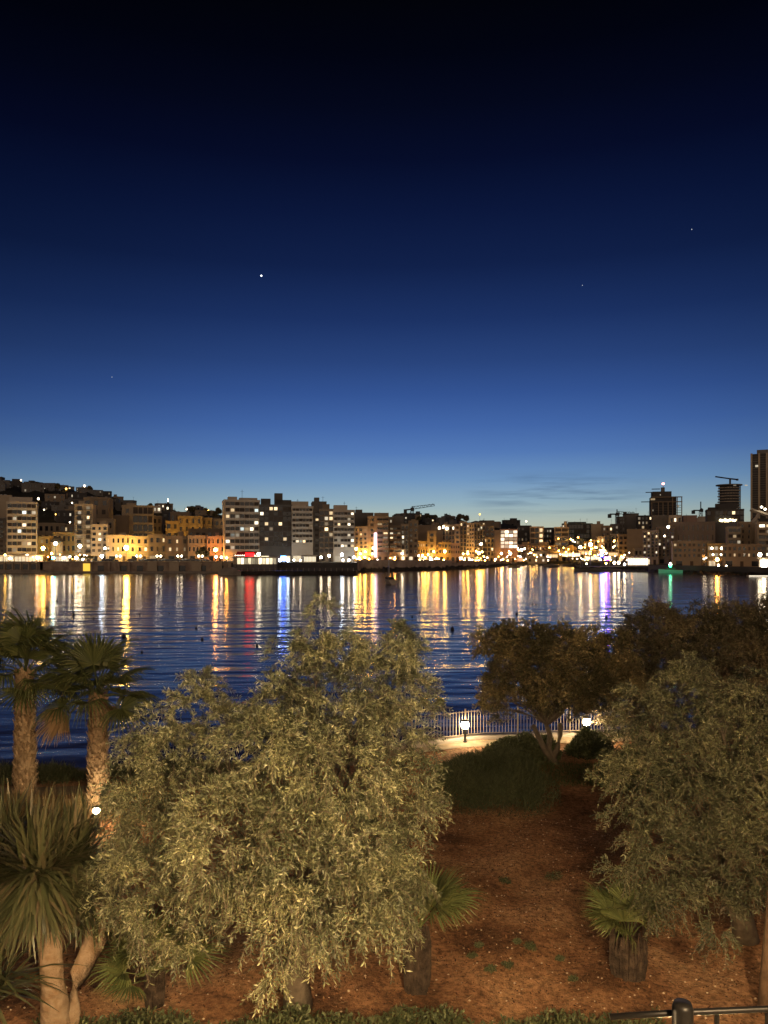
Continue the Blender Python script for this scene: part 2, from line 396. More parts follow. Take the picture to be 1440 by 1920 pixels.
# --- the tall row on the lido
B(421, 487, 940, 340, 'band', 8, 7, 'white', .12, 'long nine storey block with cream balcony bands above the red restaurant', yaw=7, roofbox=[(-.25, .25, 2.2), (.2, .5, 1.8)], litk=('warm', 'cool', 'white'), gf=5)
B(487, 547, 949, 342, 'glass', 8, 7, 'net', .07, 'block wrapped in dark scaffold netting with red glow on its front', yaw=4, roofbox=[(-.3, .3, 3.5), (.1, .25, 6), (.25, .5, 3)], litk=('warm', 'white', 'warm'), gf=7)
B(547, 587, 952, 342, 'band', 7, 6, 'white', .18, 'banded block with tall green-lit glass shopfront at its foot', yaw=4, roofbox=[(-.1, .8, 3)], litk=('cool', 'warm', 'white'), gf=8, shop=1)
B(586, 612, 943, 364, 'plain', 0, 0, 'grey', 0, 'tall dark blank wall behind the two banded blocks', yaw=4)
B(588, 600, 960, 345, 'grid', 8, 1, 'grey', .05, 'thin dark slice of a house between two banded blocks', roofbox=[])
B(599, 625, 957, 342, 'glass', 8, 3, 'stone', .14, 'narrow stone-framed block with square window bays left of the last banded block', yaw=3, roofbox=[(0, .5, 3)])
B(625, 665, 959, 340, 'band', 7, 6, 'white', .20, 'banded block with white-blue lit shops at its foot and a penthouse', yaw=3, roofbox=[(-.15, .65, 3)], litk=('warm', 'white'), gf=6, shop=1)
# --- row bending away to the right
B(664, 700, 964, 372, 'plain', 0, 0, 'grey', 0, 'tall grey windowless back wall right of the lido blocks', yaw=4)
B(665, 689, 990, 356, 'grid', 6, 3, 'cream', .10, 'six storey plain house glowing yellow at its foot, right of the lido blocks', roofbox=[])
B(689, 707, 970, 358, 'grid', 7, 1, 'sand', .03, 'sand coloured stair wall with one column of windows', roofbox=[], winw=.35)
B(706, 729, 971, 356, 'band', 8, 2, 'sand', .08, 'slim sand coloured block with eight short balcony bands', roofbox=[(-.1, 1.2, 2.5)])
B(729, 737, 972, 372, 'grid', 6, 1, 'stone', .14, 'thin stone slice of a house right of the slim banded block', roofbox=[])
B(736, 757, 970, 385, 'plain', 0, 0, 'grey', 0, 'grey set-back block behind the white-windowed row', roofbox=[(0, .4, 2)])
B(730, 752, 988, 364, 'band', 6, 3, 'stone', .12, 'stone row house with one bright white window band', roofbox=[], litk=('white', 'warm'))
B(752, 766, 985, 364, 'balc', 6, 2, 'cream', .15, 'cream row house with small stacked balconies before the tan tower', roofbox=[])
B(766, 784, 979, 366, 'grid', 6, 2, 'sand', .22, 'tan tower house with two columns of windows, two of them glowing', roofbox=[(0, .4, 1.5)])
B(783, 830, 987, 405, 'plain', 0, 0, 'stone', 0, 'broad blank brown wall sloping over the low orange houses', yaw=-8)
B(801, 818, 998, 385, 'grid', 4, 1, 'sand', .02, 'sand block with one window column in front of the broad brown wall', roofbox=[])
for a in [(783, 802, 1017, 'ochre', 'first low orange-lit house right of the tan tower house'),
          (802, 822, 1025, 'ochre', 'low orange-lit house with a flat roof, second from the tan tower house'),
          (822, 845, 1019, 'ochre', 'low orange-lit house with taller roofline under the floodlit terrace'),
          (845, 862, 1021, 'pink', 'low pink-orange house at the foot of the balconied towers')]:
    B(a[0], a[1], a[2], 386, 'grid', 2, 4, a[3], .10, a[4], roofbox=[], shop=.6, depth=10)
B(829, 853, 986, 405, 'balc', 6, 4, 'sand', .10, 'balconied tower with floodlights on its roof terrace', roofbox=[(-.2, .3, 2)])
B(853, 862, 985, 412, 'grid', 6, 1, 'cream', .15, 'narrow pale tower beside the floodlit roof terrace', roofbox=[])
B(862, 875, 980, 418, 'balc', 8, 2, 'stone', .08, 'brown tower with dark balconies, first of the crowded row', roofbox=[])
B(875, 889, 983, 422, 'grid', 8, 3, 'cream', .08, 'cream tower with three window columns in the crowded row', roofbox=[])
B(889, 900, 982, 432, 'balc', 8, 2, 'stone', .10, 'dim stone tower right of the cream three-column tower', roofbox=[])
B(900, 910, 986, 440, 'balc', 7, 2, 'sand', .12, 'narrow sand tower before the olive-grey slab', roofbox=[])
B(910, 927, 989, 450, 'grid', 6, 2, 'stone', .03, 'olive-grey slab with a nearly blank front', roofbox=[])
B(908, 926, 1010, 440, 'balc', 4, 3, 'ochre', .12, 'yellow-lit stepped house at the foot of the olive-grey slab', roofbox=[])
B(926, 939, 996, 492, 'plain', 0, 0, 'stone', 0, 'brown side wall left of the brightly lit hotel', roofbox=[])
B(938, 970, 994, 500, 'glass', 5, 4, 'pink', 1.0, 'hotel front with five rows of glowing white window bays', roofbox=[], litk=('white',), gf=9)
B(970, 996, 987, 580, 'grid', 5, 4, 'dark', .10, 'dark block behind, right of the brightly lit hotel', roofbox=[])
B(994, 1019, 989, 560, 'band', 5, 3, 'cream', .35, 'cream block with glowing balconies above the pink arcade', roofbox=[], litk=('warm',))
B(1019, 1040, 991, 590, 'grid', 5, 4, 'dark', .16, 'dark block between two cream banded blocks', roofbox=[], litk=('white',))
B(1040, 1066, 990, 560, 'band', 6, 2, 'cream', .12, 'cream block with two balcony columns left of the antenna building', roofbox=[(.3, .2, 5)])
B(938, 983, 1023, 540, 'grid', 2, 7, 'pink', .15, 'pink lit waterfront house with tall windows below the hotel', roofbox=[], shop=.9)
B(982, 1045, 1024, 545, 'grid', 2, 11, 'sand', .12, 'long sand coloured arcade building at the head of the bay', roofbox=[(-.42, .25, 3), (.1, .3, 3)], shop=.9)
B(1055, 1110, 983, 600, 'glass', 6, 10, 'green', .05, 'wide dark green glass office building with aerials on its roof', roofbox=[(0, .6, 2)], litk=('white', 'cool'), aerials=4)
B(1109, 1131, 984, 590, 'plain', 0, 0, 'cream', 0, 'blank cream wall right of the wide glass office building')
B(1130, 1148, 987, 580, 'grid', 5, 3, 'stone', .12, 'stone house between the blank cream wall and pale tower', roofbox=[])
B(1146, 1160, 984, 600, 'grid', 5, 2, 'grey', .05, 'small grey block beneath the slender crane', roofbox=[])
B(1158, 1171, 970, 640, 'grid', 8, 3, 'grey', .02, 'pale grey unfinished tower beside the slender crane', roofbox=[])
B(1170, 1197, 964, 640, 'plain', 0, 0, 'grey', 0, 'massive dark windowless block on the skyline', roofbox=[(-.4, .2, 2)])
B(1196, 1222, 968, 620, 'grid', 7, 4, 'dark', .45, 'dark block with a cluster of glowing windows below the twin-cored tower', roofbox=[], litk=('warm', 'white'))
for a in [(1045, 1062, 1028, 'stone', 'plain house left of the little yellow chapel'), (1080, 1094, 1012, 'green', 'pale green lit terrace house above the quay'),
          (1094, 1106, 1017, 'ochre', 'small yellow house beside the pale green terrace'), (1106, 1122, 1014, 'sand', 'sand terrace house with bright street light before it'),
          (1120, 1133, 1008, 'cream', 'cream terrace house stepped up the slope'), (1133, 1147, 1005, 'sand', 'tall sand terrace house with balconies left of the tan slab'),
          (1146, 1161, 1003, 'cream', 'cream house with three balconies beside the tan slab')]:
    B(a[0], a[1], a[2], 540+(a[0] % 7)*4, 'balc' if a[0] > 1100 else 'grid', 3, 2, a[3], .25, a[4], roofbox=[], shop=.8)
B(1160, 1177, 1004, 520, 'grid', 4, 2, 'sand', .08, 'tan house with a window column left of the big tan slab', roofbox=[])
B(1176, 1211, 994, 500, 'plain', 0, 0, 'sand', 0, 'big blank tan slab wall above the white pavilion', yaw=-14, roofbox=[])
B(1190, 1212, 1030, 440, 'grid', 1, 3, 'cream', .1, 'low cream block between tan slab and white pavilion', roofbox=[])
B(1206, 1234, 997, 400, 'balc', 8, 4, 'cream', .30, 'tall flats with curved white balconies stacked at the corner', roofbox=[], yaw=-6)
B(1234, 1264, 990, 402, 'balc', 8, 4, 'stone', .22, 'brown flats with mixed lit balconies right of the white-balcony flats', roofbox=[], litk=('warm', 'white'))
B(1262, 1338, 981, 400, 'grid', 4, 9, 'stone', .02, 'wide brown block with blank upper wall behind the right waterfront', roofbox=[], winw=.2, ground=False)
B(1264, 1330, 1017, 345, 'grid', 3, 8, 'stone', .03, 'dark brown waterfront building with flat parapet left of the orange doorway', roofbox=[], shop=.0)
B(1224, 1258, 968, 560, 'plain', 0, 0, 'grey', 0, 'dark grey plain block below the twin-cored tower', roofbox=[])
B(1256, 1277, 968, 545, 'grid', 3, 3, 'white', .3, 'pale block with glowing round fixtures below the tower', roofbox=[], litk=('white',))
B(1282, 1306, 968, 560, 'plain', 0, 0, 'pink', 0, 'pale mauve block on the skyline right of the twin-cored tower', roofbox=[])
B(1307, 1327, 973, 560, 'grid', 1, 3, 'white', 0, 'little white house with dark windows on the skyline', roofbox=[(0, .7, 2)], ground=False)
B(1328, 1392, 957, 430, 'glass', 8, 9, 'dark', .03, 'dark stepped block with a strip of golden lights before the round tower', roofbox=[(.05, .6, 4), (-.3, .3, 2)])
B(1338, 1386, 982, 400, 'plain', 0, 0, 'grey', 0, 'grey blank wall behind the orange doorway', roofbox=[])
B(1366, 1389, 990, 365, 'band', 5, 3, 'cream', .04, 'cream flats with short balconies left of the square-windowed house', roofbox=[])
B(1388, 1409, 981, 366, 'grid', 6, 2, 'sand', .03, 'sand house with two columns of square windows on the right', roofbox=[], winw=.35)
B(1408, 1424, 984, 372, 'plain', 0, 0, 'cream', 0, 'blank pale wall right of the square-windowed house', roofbox=[])
B(1424, 1500, 981, 345, 'band', 6, 6, 'cream', .16, 'cream balconied block cut by the right edge of the photo', roofbox=[], litk=('white', 'warm'))
B(1358, 1424, 1023, 335, 'grid', 2, 8, 'stone', .04, 'dark stone villa with small windows on the right waterfront', roofbox=[], shop=.1)
B(1328, 1359, 1022, 340, 'grid', 2, 3, 'ochre', .85, 'orange-lit house with glowing windows between two dark waterfront buildings', roofbox=[], litk=('white', 'warm'), shop=1)
B(1500, 1600, 990, 330, 'band', 5, 6, 'cream', .1, 'further cream block beyond the right edge', roofbox=[])

# little yellow chapel with a gable
r_ = B(1061, 1081, 1029, 545, 'grid', 1, 3, 'ochre', .3, 'little yellow-lit chapel with a triangular gable', roofbox=[], name='chapel', cat='chapel')
wd = 20/F*545; hh = at(0, 1029, 545).z-r_.location.z
g_ = MB(); g_.v = [(-wd/2, -.2, hh+.76), (wd/2, -.2, hh+.76), (0, -.2, hh+3), (-wd/2, 8, hh+.76), (wd/2, 8, hh+.76), (0, 8, hh+3)]
g_.f = [(0, 1, 2), (5, 4, 3), (0, 2, 5, 3), (2, 1, 4, 5), (1, 0, 3, 4)]; g_.build('gable', WALL['ochre'], r_)

# round dome beside the golden villa
o = thing('domed_kiosk', at(107, 1054, 347), 'dark domed kiosk standing before the golden villa', 'kiosk'); o.location.z = 4.5
MB().lathe([(2.6, 0), (2.6, 8.2), (2.9, 8.3), (2.9, 8.7)], 14).build('drum', WALL['cream'], o)
MB().lathe([(2.7, 8.7), (2.5, 9.6), (1.9, 10.4), (1, 10.95), (.15, 11.1), (.1, 12)], 14).build('dome', WALL['dark'], o, True)

# monument with a lit statue on the skyline
o = thing('church_belfry', at(315, 960, 620), 'slender dark openwork belfry topped by a glowing statue on the ridge', 'belfry'); o.location.z = tz(315, 620)-1
zt_ = at(0, 941, 620).z-o.location.z; zb_ = at(0, 958, 620).z-o.location.z
MB().quadbox(-3, 3, -3, 3, 0, zb_).build('base', WALL['dark'], o)
k = MB()
for a, b2 in ((-1.7, -1.7), (1.7, -1.7), (1.7, 1.7), (-1.7, 1.7)): k.tube([(a, b2, zb_), (a*.75, b2*.75, zb_+4.2), (a*.2, b2*.2, zt_)], [.45, .4, .2], 6)
k.lathe([(1.4, zb_+4), (.5, zt_-.6), (.3, zt_)], 8); k.build('spire', WALL['dark'], o)
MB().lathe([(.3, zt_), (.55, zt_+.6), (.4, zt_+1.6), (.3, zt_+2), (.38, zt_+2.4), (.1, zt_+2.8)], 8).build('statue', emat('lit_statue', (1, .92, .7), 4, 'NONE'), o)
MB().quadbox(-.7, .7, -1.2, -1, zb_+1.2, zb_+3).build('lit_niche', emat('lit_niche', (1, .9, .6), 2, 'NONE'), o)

# lit roof hut on the ridge left of the belfry
B(287, 302, 950, 560, 'grid', 1, 2, 'white', 1, 'glowing white rooftop house on the ridge left of the belfry', roofbox=[], litk=('white',), ground=False, yb=962, depth=8)

# --- towers on the right skyline
o = thing('unfinished_tower', at(1247, 1000, 650), 'unfinished dark tower with stepped concrete cores and a red beacon', 'tower', rz=R(-14))
o.location.z = z0 = tz(1247, 650)-1
Z = lambda y: at(0, y, 650).z-z0
q = 650/F
MB().quadbox(-24*q, 20*q, 0, 20, 0, Z(931)).build('tower_body', WALL['dark'], o)
MB().quadbox(-26*q, -17*q, -1, 12, 0, Z(938)).build('side_bay', WALL['dark'], o)
MB().quadbox(-22*q, 12*q, 2, 16, Z(931)+.01, Z(921)).build('core', WALL['dark'], o)
MB().quadbox(-5.5*q, .5*q, 4, 9, Z(921)+.01, Z(913)).build('lift_core', WALL['grey'], o)
for xx in (-24, -12, -4, 5, 13, 21, 29):
    MB().quadbox(xx*q-.35, xx*q+.35, -1.8, -1.1, 0, Z(932 if xx > 8 else 942)).build('column', WALL['stone'], o)
for yy in (933, 942):
    MB().quadbox(-24*q, 30*q, -2, -.02, Z(yy), Z(yy)+.7).build('floor_slab', WALL['stone'], o)
for i in range(9):
    MB().quadbox(-23*q, 28*q, -1, -.02, Z(948+i*4.6), Z(948+i*4.6)+.3).build('floor_slab', WALL['grey'], o)
for xx, yy, ww, hh2 in ((-22, 936, 8, 3.2), (23, 950, 3, 3), (-22, 957, 1.2, 3), (-9, 928, 1, 1)):
    ob('window', WM['white' if ww < 5 else 'warm'], o, (xx*q, -2.1 if ww < 5 else -1.2, Z(yy)), scale=(ww*q, .2, hh2*q))
MB().tube([(-2*q, 6, Z(913)), (-2*q, 6, Z(907))], .25, 6).build('mast', steel, o)
MB().lathe([(.1, -1), (1.0, -.5), (1.2, 0), (1.0, .6), (.1, 1)], 8, (-2*q, 6, Z(906))).build('beacon', emat('red_beacon', (1, .25, .2), 9, 'NONE'), o)
for (y_, a0, a1) in ((916, -23, -8), (922, -34, -20), (940, -42, -26)):
    MB().bar((a0*q, 4, Z(y_)), (a1*q, 4, Z(y_)), .5).build('hoist_jib', steel, o)

o = thing('round_tower', at(1377, 1000, 640), 'round tower shell with pale open floor slabs and a crane on top', 'tower')
o.location.z = z0 = tz(1377, 640)-1; q = 640/F; Z = lambda y: at(0, y, 640).z-z0
MB().lathe([(17*q, 0), (17*q, Z(910))], 20, (0, 10, 0)).build('core', WALL['dark'], o)
for i in range(12):
    y = 914+i*5.3
    MB().lathe([(19.5*q+(i % 2)*.5, 0), (19.5*q+(i % 2)*.5, .55)], 24, (0, 10, Z(y))).build('floor_slab', WALL['white'], o)
MB().lathe([(23.5*q, 0), (23.5*q, .9)], 24, (0, 10, Z(909))).build('roof_deck', WALL['grey'], o)
for i in range(14):
    a = math.pi*(1+i/13); MB().tube([(20*q*math.cos(a), 10+20*q*math.sin(a), Z(975)), (20*q*math.cos(a), 10+20*q*math.sin(a), Z(909))], .18, 4).build('scaffold_pole', steel, o)
for xx in (-9, 12): ob('work_light', WM['white'], o, (xx*q, -9.5, Z(911.7)), scale=(5*q, .3, .8))

o = thing('tall_tower', at(1439, 1000, 520), 'tallest tower with pale vertical ribs at the right edge', 'tower', rz=-math.atan(719/1440)); o.location.z = z0 = tz(1439, 520)-1
q = 520/F; Z = lambda y: at(0, y, 520).z-z0
MB().quadbox(-26*q, 34*q, 0, 22, 0, Z(850)).build('tower_body', WALL['dark'], o)
MB().quadbox(-18*q, 26*q, 2, 18, Z(850)+.01, Z(842)).build('roof_plant_room', WALL['grey'], o)
for xx in (-27, -14, -1, 12, 25): MB().quadbox(xx*q-.6, xx*q+.6, -1.1, -.02, 0, Z(849)).build('rib', WALL['cream'], o)
for i in range(26): MB().quadbox(-26*q, 33*q, -.3, -.01, Z(856+i*4.4), Z(856+i*4.4)+.35).build('floor_slab', WALL['grey'], o)
for xx, yy in ((-18, 873), (6, 905)): ob('window', WM['white'], o, (xx*q, -.4, Z(yy)), scale=(5*q, .3, 3.6*q))

o = thing('canopy_building', at(1432, 1000, 480), 'lit building with a slanted white canopy at the foot of the tallest tower', 'building', rz=-.4); o.location.z = z0 = tz(1432, 480)-1
q = 480/F; Z = lambda y: at(0, y, 480).z-z0
MB().quadbox(-20*q, 40*q, 0, 14, 0, Z(972)).build('wall', WALL['dark'], o)
MB().bar((-23*q, -1, Z(955)), (30*q, -1, Z(975)), 1.6).build('canopy_beam', WALL['white'], o)
MB().bar((-18*q, -1, Z(981)), (-8*q, -1, Z(962)), 1.2).build('canopy_strut', WALL['white'], o)
MB().bar((-24*q, -1, Z(986)), (-12*q, -1, Z(973)), 2.2).build('canopy_strut', WALL['white'], o)
for xx, yy in ((-4, 951), (2, 955)): MB().lathe([(.1, -.8), (.9, 0), (.1, .8)], 8, (xx*q, -2, Z(yy))).build('floodlight', emat('flood', (1, .85, .6), 8, 'NONE'), o)
# strip of golden lamps on the dark stepped block
o = thing('terrace_light_strip', at(1365, 975, 428.8), 'row of golden lamps along the terrace of the dark stepped block', 'lights')
for i, xx in enumerate((-14, -11, -5, 0, 4, 9, 12, 15)):
    MB().lathe([(.1, -.8), (.8, -.3), (.8, .4), (.1, .8)], 8, (xx*428.8/F, 0, random.uniform(-.5, .5))).build('lamp', emat('gold_lamp', (1, .78, .4), 5, 'NONE'), o)

# --- cranes
def crane(px, ytop, D, jl, jr, tilt, label, hb=4, name='tower_crane', grp='tower cranes over the town'):
    o = thing(name, at(px, 1000, D), label, 'crane', grp); o.location.z = z0 = tz(px, D)
    q = D/F; zt = at(0, ytop, D).z-z0
    m_ = MB(); w_ = 1.1; ns = max(4, int(zt/4))
    for a, b2 in ((-w_, -w_), (w_, -w_), (w_, w_), (-w_, w_)): m_.bar((a, b2, 0), (a, b2, zt), .35)
    for i in range(ns):
        z = zt*i/ns; z2 = zt*(i+1)/ns; m_.bar((-w_, -w_, z), (w_, -w_, z2), .2); m_.bar((-w_, w_, z2), (w_, w_, z), .2)
    m_.build('mast', steel, o)
    J = MB(); L = jr*q; s = 1 if L > 0 else -1; nn = max(5, int(abs(L)/3))
    P = lambda t, dz=0: (L*t, 0, zt+abs(L)*t*tilt+dz)
    J.bar(P(0), P(1), .3); J.bar(P(0, 2.2), P(1, 1.2), .3)
    for i in range(nn): J.bar(P(i/nn), P((i+.5)/nn, 2), .2); J.bar(P((i+.5)/nn, 2), P((i+1)/nn), .2)
    J.build('jib', steel, o)
    Lc = jl*q
    MB().bar((0, 0, zt), (Lc, 0, zt-abs(Lc)*tilt*.5), .8).build('counter_jib', steel, o)
    MB().quadbox(Lc-1.3, Lc+1.3, -1, 1, zt-3.2, zt).build('counterweight', steel, o)
    MB().quadbox(-1.5, 1.5, -2, -1.2, zt-1.5, zt+1.3).build('cab', steel, o)
    MB().tube([(0, 0, zt), (0, 0, zt+hb)], .5, 5).build('apex', steel, o)
crane(773, 955, 620, -13, 42, .16, 'large crane with a long lattice jib rising to the right over the middle roofs', 2.5)
crane(838, 968, 640, 4, -5, .1, 'small crane head peeping over the floodlit roof terrace', 2)
crane(207, 935, 620, 14, -1.6, 0, 'small dark crane on the ridge at the left', 2)
crane(1157, 964, 640, -14, 33, .01, 'slender crane with a level jib right of the antenna building', 4)
crane(1314, 957, 700, -14, 3, 0, 'faint distant crane between the two right towers', 8)
# crane on the round tower
o = thing('tower_crane', at(1377, 909, 640), 'luffing crane standing on top of the round tower', 'crane', 'tower cranes over the town'); q = 640/F; o.location.y += 8
MB().bar((0, 0, 0), (0, 0, 13*q), 1.2).build('mast', steel, o); MB().bar((-28*q, 0, 17*q), (0, 0, 13*q), .8).build('jib', steel, o)
MB().bar((0, 0, 13*q), (14*q, 0, 11.5*q), .9).build('counter_jib', steel, o); MB().quadbox(12.5*q, 15*q, -1, 1, 9.5*q, 13*q).build('counterweight', steel, o)
MB().quadbox(-4*q, 4*q, -1.5, 1.5, 0, 3*q).build('base', steel, o)

# --- dark small houses on the ridge and hillside
HW = {}
for i in range(95):
    px = random.choice([random.uniform(-60, 230), random.uniform(-40, 420), random.uniform(740, 1060), random.uniform(740, 1430)])
    D = random.uniform(520, 790)
    k = random.choice(['dark', 'grey', 'dark', 'stone'])
    W_ = random.uniform(9, 20)/D*F/2; zb = tz(px, D)-1.5; H = random.uniform(5, 9.5)
    yt = HZ-(zb+H-EYE)*F/D
    B(px-W_, px+W_, yt, D, 'grid', 2, random.randint(2, 4), k, .10, 'small dim flat-roofed house on the dark hillside above the waterfront', yaw=random.uniform(-20, 20),
      roofbox=[] if i % 2 else None, ground=False, depth=9, name='hillside_house', cat='house', group='small houses on the dark hillside', litk=('white', 'warm', 'white'), zb=zb, winw=.35)

# ------------------------------------------------------------------ lamps of the far shore
WHT, YEL, ORG = (1, .80, .52), (1, .53, .09), (1, .36, .05)
LC = {'w': WHT, 'y': YEL, 'o': ORG, 'c': (.70, .85, 1), 'b': (.05, .12, 1), 'r': (1, .01, .03), 'm': (1, .12, .6), 't': (.03, .62, .68), 'g': (.02, .8, .28), 'p': (.16, .03, 1), 'k': (1, .75, .75)}
globe_me = {}
PK = {'w': .17, 'k': .2, 'c': .2, 'y': .62, 'o': .68, 'r': .8, 'b': .35, 'p': .14, 't': .45, 'g': .08, 'm': .45}
def globe(col, r, power):
    power = round(power*PK[col], 1) if power > 40 else power
    key = (col, round(r, 2), power)
    if key not in globe_me:
        mt = emat('lamp_light_%s_%s' % (col, power), LC[col], power)
        globe_me[key] = MB().lathe([(.02*r, -r), (.6*r, -.8*r), (r, 0), (.6*r, .8*r), (.02*r, r)], 7).mesh('globe', mt, True)
    return globe_me[key]
LG = {'left': ('street lamp among the crowd of lights on the left promenade', 'lamps of the left promenade'),
      'mid': ('street lamp on the waterfront below the middle row of buildings', 'lamps of the middle waterfront'),
      'head': ('small bright lamp in the restaurant lights at the head of the bay', 'lights at the head of the bay'),
      'right': ('lone lamp on the dark right waterfront', 'lamps of the right waterfront'),
      'twin': ('twin-headed white street lamp on the buttressed quay wall', 'twin-headed lamps on the quay wall'),
      'hid': ('sodium lamp in the street between the quay frontages and the yellow lit block', 'sodium lamps of the back street'),
      'hill': ('tiny white lamp high on the dark hillside', 'lamps on the hillside')}
def lamp(px, py, col='w', r=.45, power=260, D=None, g=None, dd=None, label=None):
    if D is None: D = Dc(px)+(dd if dd is not None else random.uniform(2, 12))
    p = at(px, py, D); zg = tz(px, D) if D < 800 else 0
    if g is None: g = 'left' if px < 430 else 'mid' if px < 925 else 'head' if px < 1216 else 'right'
    if p.z < zg+.9: p.z = zg+.9
    r *= {'head': .70, 'mid': .85}.get(g, 1)
    lb, gr = LG[g]
    if label: lb = label; gr = None
    o = thing('street_lamp', (p.x, p.y, zg), lb, 'street lamp', gr)
    MB().tube([(0, 0, 0), (0, 0, p.z-zg-r*.9)], .09, 5).build('pole', steel, o)
    ob('globe', globe(col, r, power), o, (0, 0, p.z-zg))
    return o
# left promenade
for a in [(5, 1046), (20, 1047), (40, 1045), (51, 1043, 'w', .8), (62, 1045), (70, 1046), (81, 1028, 'y', .8), (104, 1019, 'w', .8),
          (97, 1038, 'y'), (100, 1046, 't', .6), (112, 1044), (120, 1046), (131, 1044), (143, 1046, 'w', .7), (150, 1024, 'w', .8), (158, 1046), (151, 1045), (163, 1043),
          (191, 1043, 'c', .7), (197, 1028, 'w', .5), (404, 1031, 'o', .8), (405, 1044, 'w', .5), (415, 1045, 'w', .5), (425, 1046, 'o')]:
    lamp(*a)
for i in range(22): lamp(random.uniform(-60, 172), random.uniform(1040, 1050), random.choice('wwwyo'), random.uniform(.25, .5), 120)
lamp(237, 1027, 'y', 1.0, 520, dd=11, label='big sodium street lamp glowing deep yellow over the left quay road')
for px in (222, 260, 298, 337, 376):
    D = Dc(px)+1.6; p = at(px, 1043, D); zg = 4.5
    o = thing('street_lamp', (p.x, p.y, zg), LG['twin'][0], 'street lamp', LG['twin'][1]); h = p.z-zg
    MB().tube([(0, 0, 0), (0, 0, h)], .09, 6).tube([(-.8, 0, h), (.8, 0, h)], .06, 5).build('pole', metal_grey, o)
    for s in (-.8, .8): ob('lamp_head', globe('w', .42, 130), o, (s, 0, h+.1))
# lido and middle
for px, py, w_, h_, col, st_, lb in ((468, 1040, 3.6, 1.6, (1, .001, .003), 13, 'long red lit sign on the pavilion roof facing the water'), (531, 1047, 2.2, 2.2, (.05, .16, 1), 30, 'brilliant blue-white lit screen at the end of the pavilion')):
    o = thing('lit_sign', at(px, py, 311), lb, 'sign'); MB().quadbox(-w_/2, w_/2, .05, .3, -h_/2, h_/2).build('backing', metal_dark, o)  # glowing panels with dark backs, shaped to throw their light on the water only
    MB().quadbox(-w_/2+.1, w_/2-.1, -.02, .04, -h_/2+.1, h_/2-.1).build('panel', emat('sign_%d' % px, col, st_), o)
    for q in (-w_*.4, w_*.4): MB().tube([(q, .18, 1.6-o.location.z), (q, .18, -h_/2)], .07, 6).build('post', steel, o)
for a in [(485, 1039, 'w', .9, 260), (535, 1045, 'c', .5, 200), (540, 1051, 'c', .8, 200), (525, 1052, 'c', .8, 260),
          (551, 1052), (563, 1052), (576, 1051), (588, 1044, 'w', .6), (602, 1045, 'w', .6), (617, 1042, 'w', .7), (641, 1040, 'c', .7, 300), (664, 1045, 'c', .6, 300),
          (643, 1052, 'w', .6), (654, 1052, 'w', .6), (668, 1029, 'y', .7), (704, 1032, 'm', .7), (704, 1038, 'm', .7), (704, 1045, 'm', .7), (700, 1028, 'y', .7), (711, 1037, 'c', .7),
          (684, 1045, 'y', .6), (727, 1044, 'o', .6), (720, 1047, 'y'), (750, 1030, 'y', .7), (754, 1038, 'w', .6), (766, 1054, 'w', .5), (776, 1046, 'w', .9), (785, 1042), (797, 1046, 'y', .6), (808, 1054, 'w', .9, 300),
          (834, 1034, 'y', .9), (819, 1047, 'o', .6), (832, 1050, 'y'), (844, 1049, 'w', .5), (858, 1050, 'k', .9), (862, 1047, 'k', .6), (877, 1038, 'y', .6), (881, 1050, 'w', .6), (898, 1037, 'y', .9), (902, 1020, 'w', .8),
          (923, 1037, 'y', .8), (918, 1050, 't', 1.2, 420), (674, 1048, 'o'), (692, 1048, 'o'), (740, 1048, 'o'), (759, 1046, 'o')]:
    lamp(*a)
for px, py in ((824, 990), (831, 988), (838, 991)):
    lamp(px, py, 'w', .9, 12, D=404.3, label='white floodlight on the roof terrace of the balconied tower at position %s' % ('left', 'middle', 'right')[(px-824)//7])
for i in range(44): lamp(random.uniform(668, 925), random.uniform(1043, 1053), random.choice('wwyyok'), random.uniform(.2, .45), 140)
for i in range(20): lamp(672+i*13+random.uniform(-4, 4), random.uniform(1033, 1043), random.choice('yoy'), random.uniform(.35, .5), 240, dd=random.uniform(8, 11))  # spaced row of lamps added to cast amber glow up the facades
# head of the bay
for a in [(940, 1038, 'w', .9), (940, 1050), (928, 1054, 'w', .7), (929, 1048), (957, 1038, 'w', 1.1, 320), (952, 1052, 'o', .8), (970, 1028, 'w', .8), (978, 1031, 'w', 1.1), (975, 1044, 'c', .9), (990, 1044, 'c', 1.2, 420),
          (1002, 1045, 'k', .8), (1015, 1044, 'w', 1.2, 320), (1032, 1043, 'w', 1.2, 320), (1043, 1040, 'w', .8), (1088, 1026, 'w', 1.0), (1107, 1021, 'w', 1.2), (1130, 1034, 'w', 1.2, 300),
          (1136, 1047, 'p', 1.2, 420), (1128, 1041, 'b', 1.0, 220), (1140, 1047, 'p', 1.2, 260), (1152, 1055, 'w', .9), (1160, 1055, 'w', .9), (1171, 1060, 'w', .8)]:
    lamp(*a)
for i in range(16): lamp(940+i*15+random.uniform(-4, 4), random.uniform(1026, 1040), random.choice('yyow'), random.uniform(.45, .65), 300, D=random.uniform(528, 538) if i > 3 else 488)  # row of lamps added to warm the facades at the head of the bay
for i in range(26): lamp(random.uniform(1045, 1178), random.uniform(1006, 1032), random.choice('yyow'), random.uniform(.4, .6), 130, D=random.uniform(526, 536))  # upper lamps added to brighten the facades on the slope
for i in range(92): lamp(random.uniform(925, 1205), random.uniform(1036, 1057), random.choice('wwwyyok'), random.uniform(.22, .6), 150, D=random.uniform(500, 552) if random.random() < .7 else None)
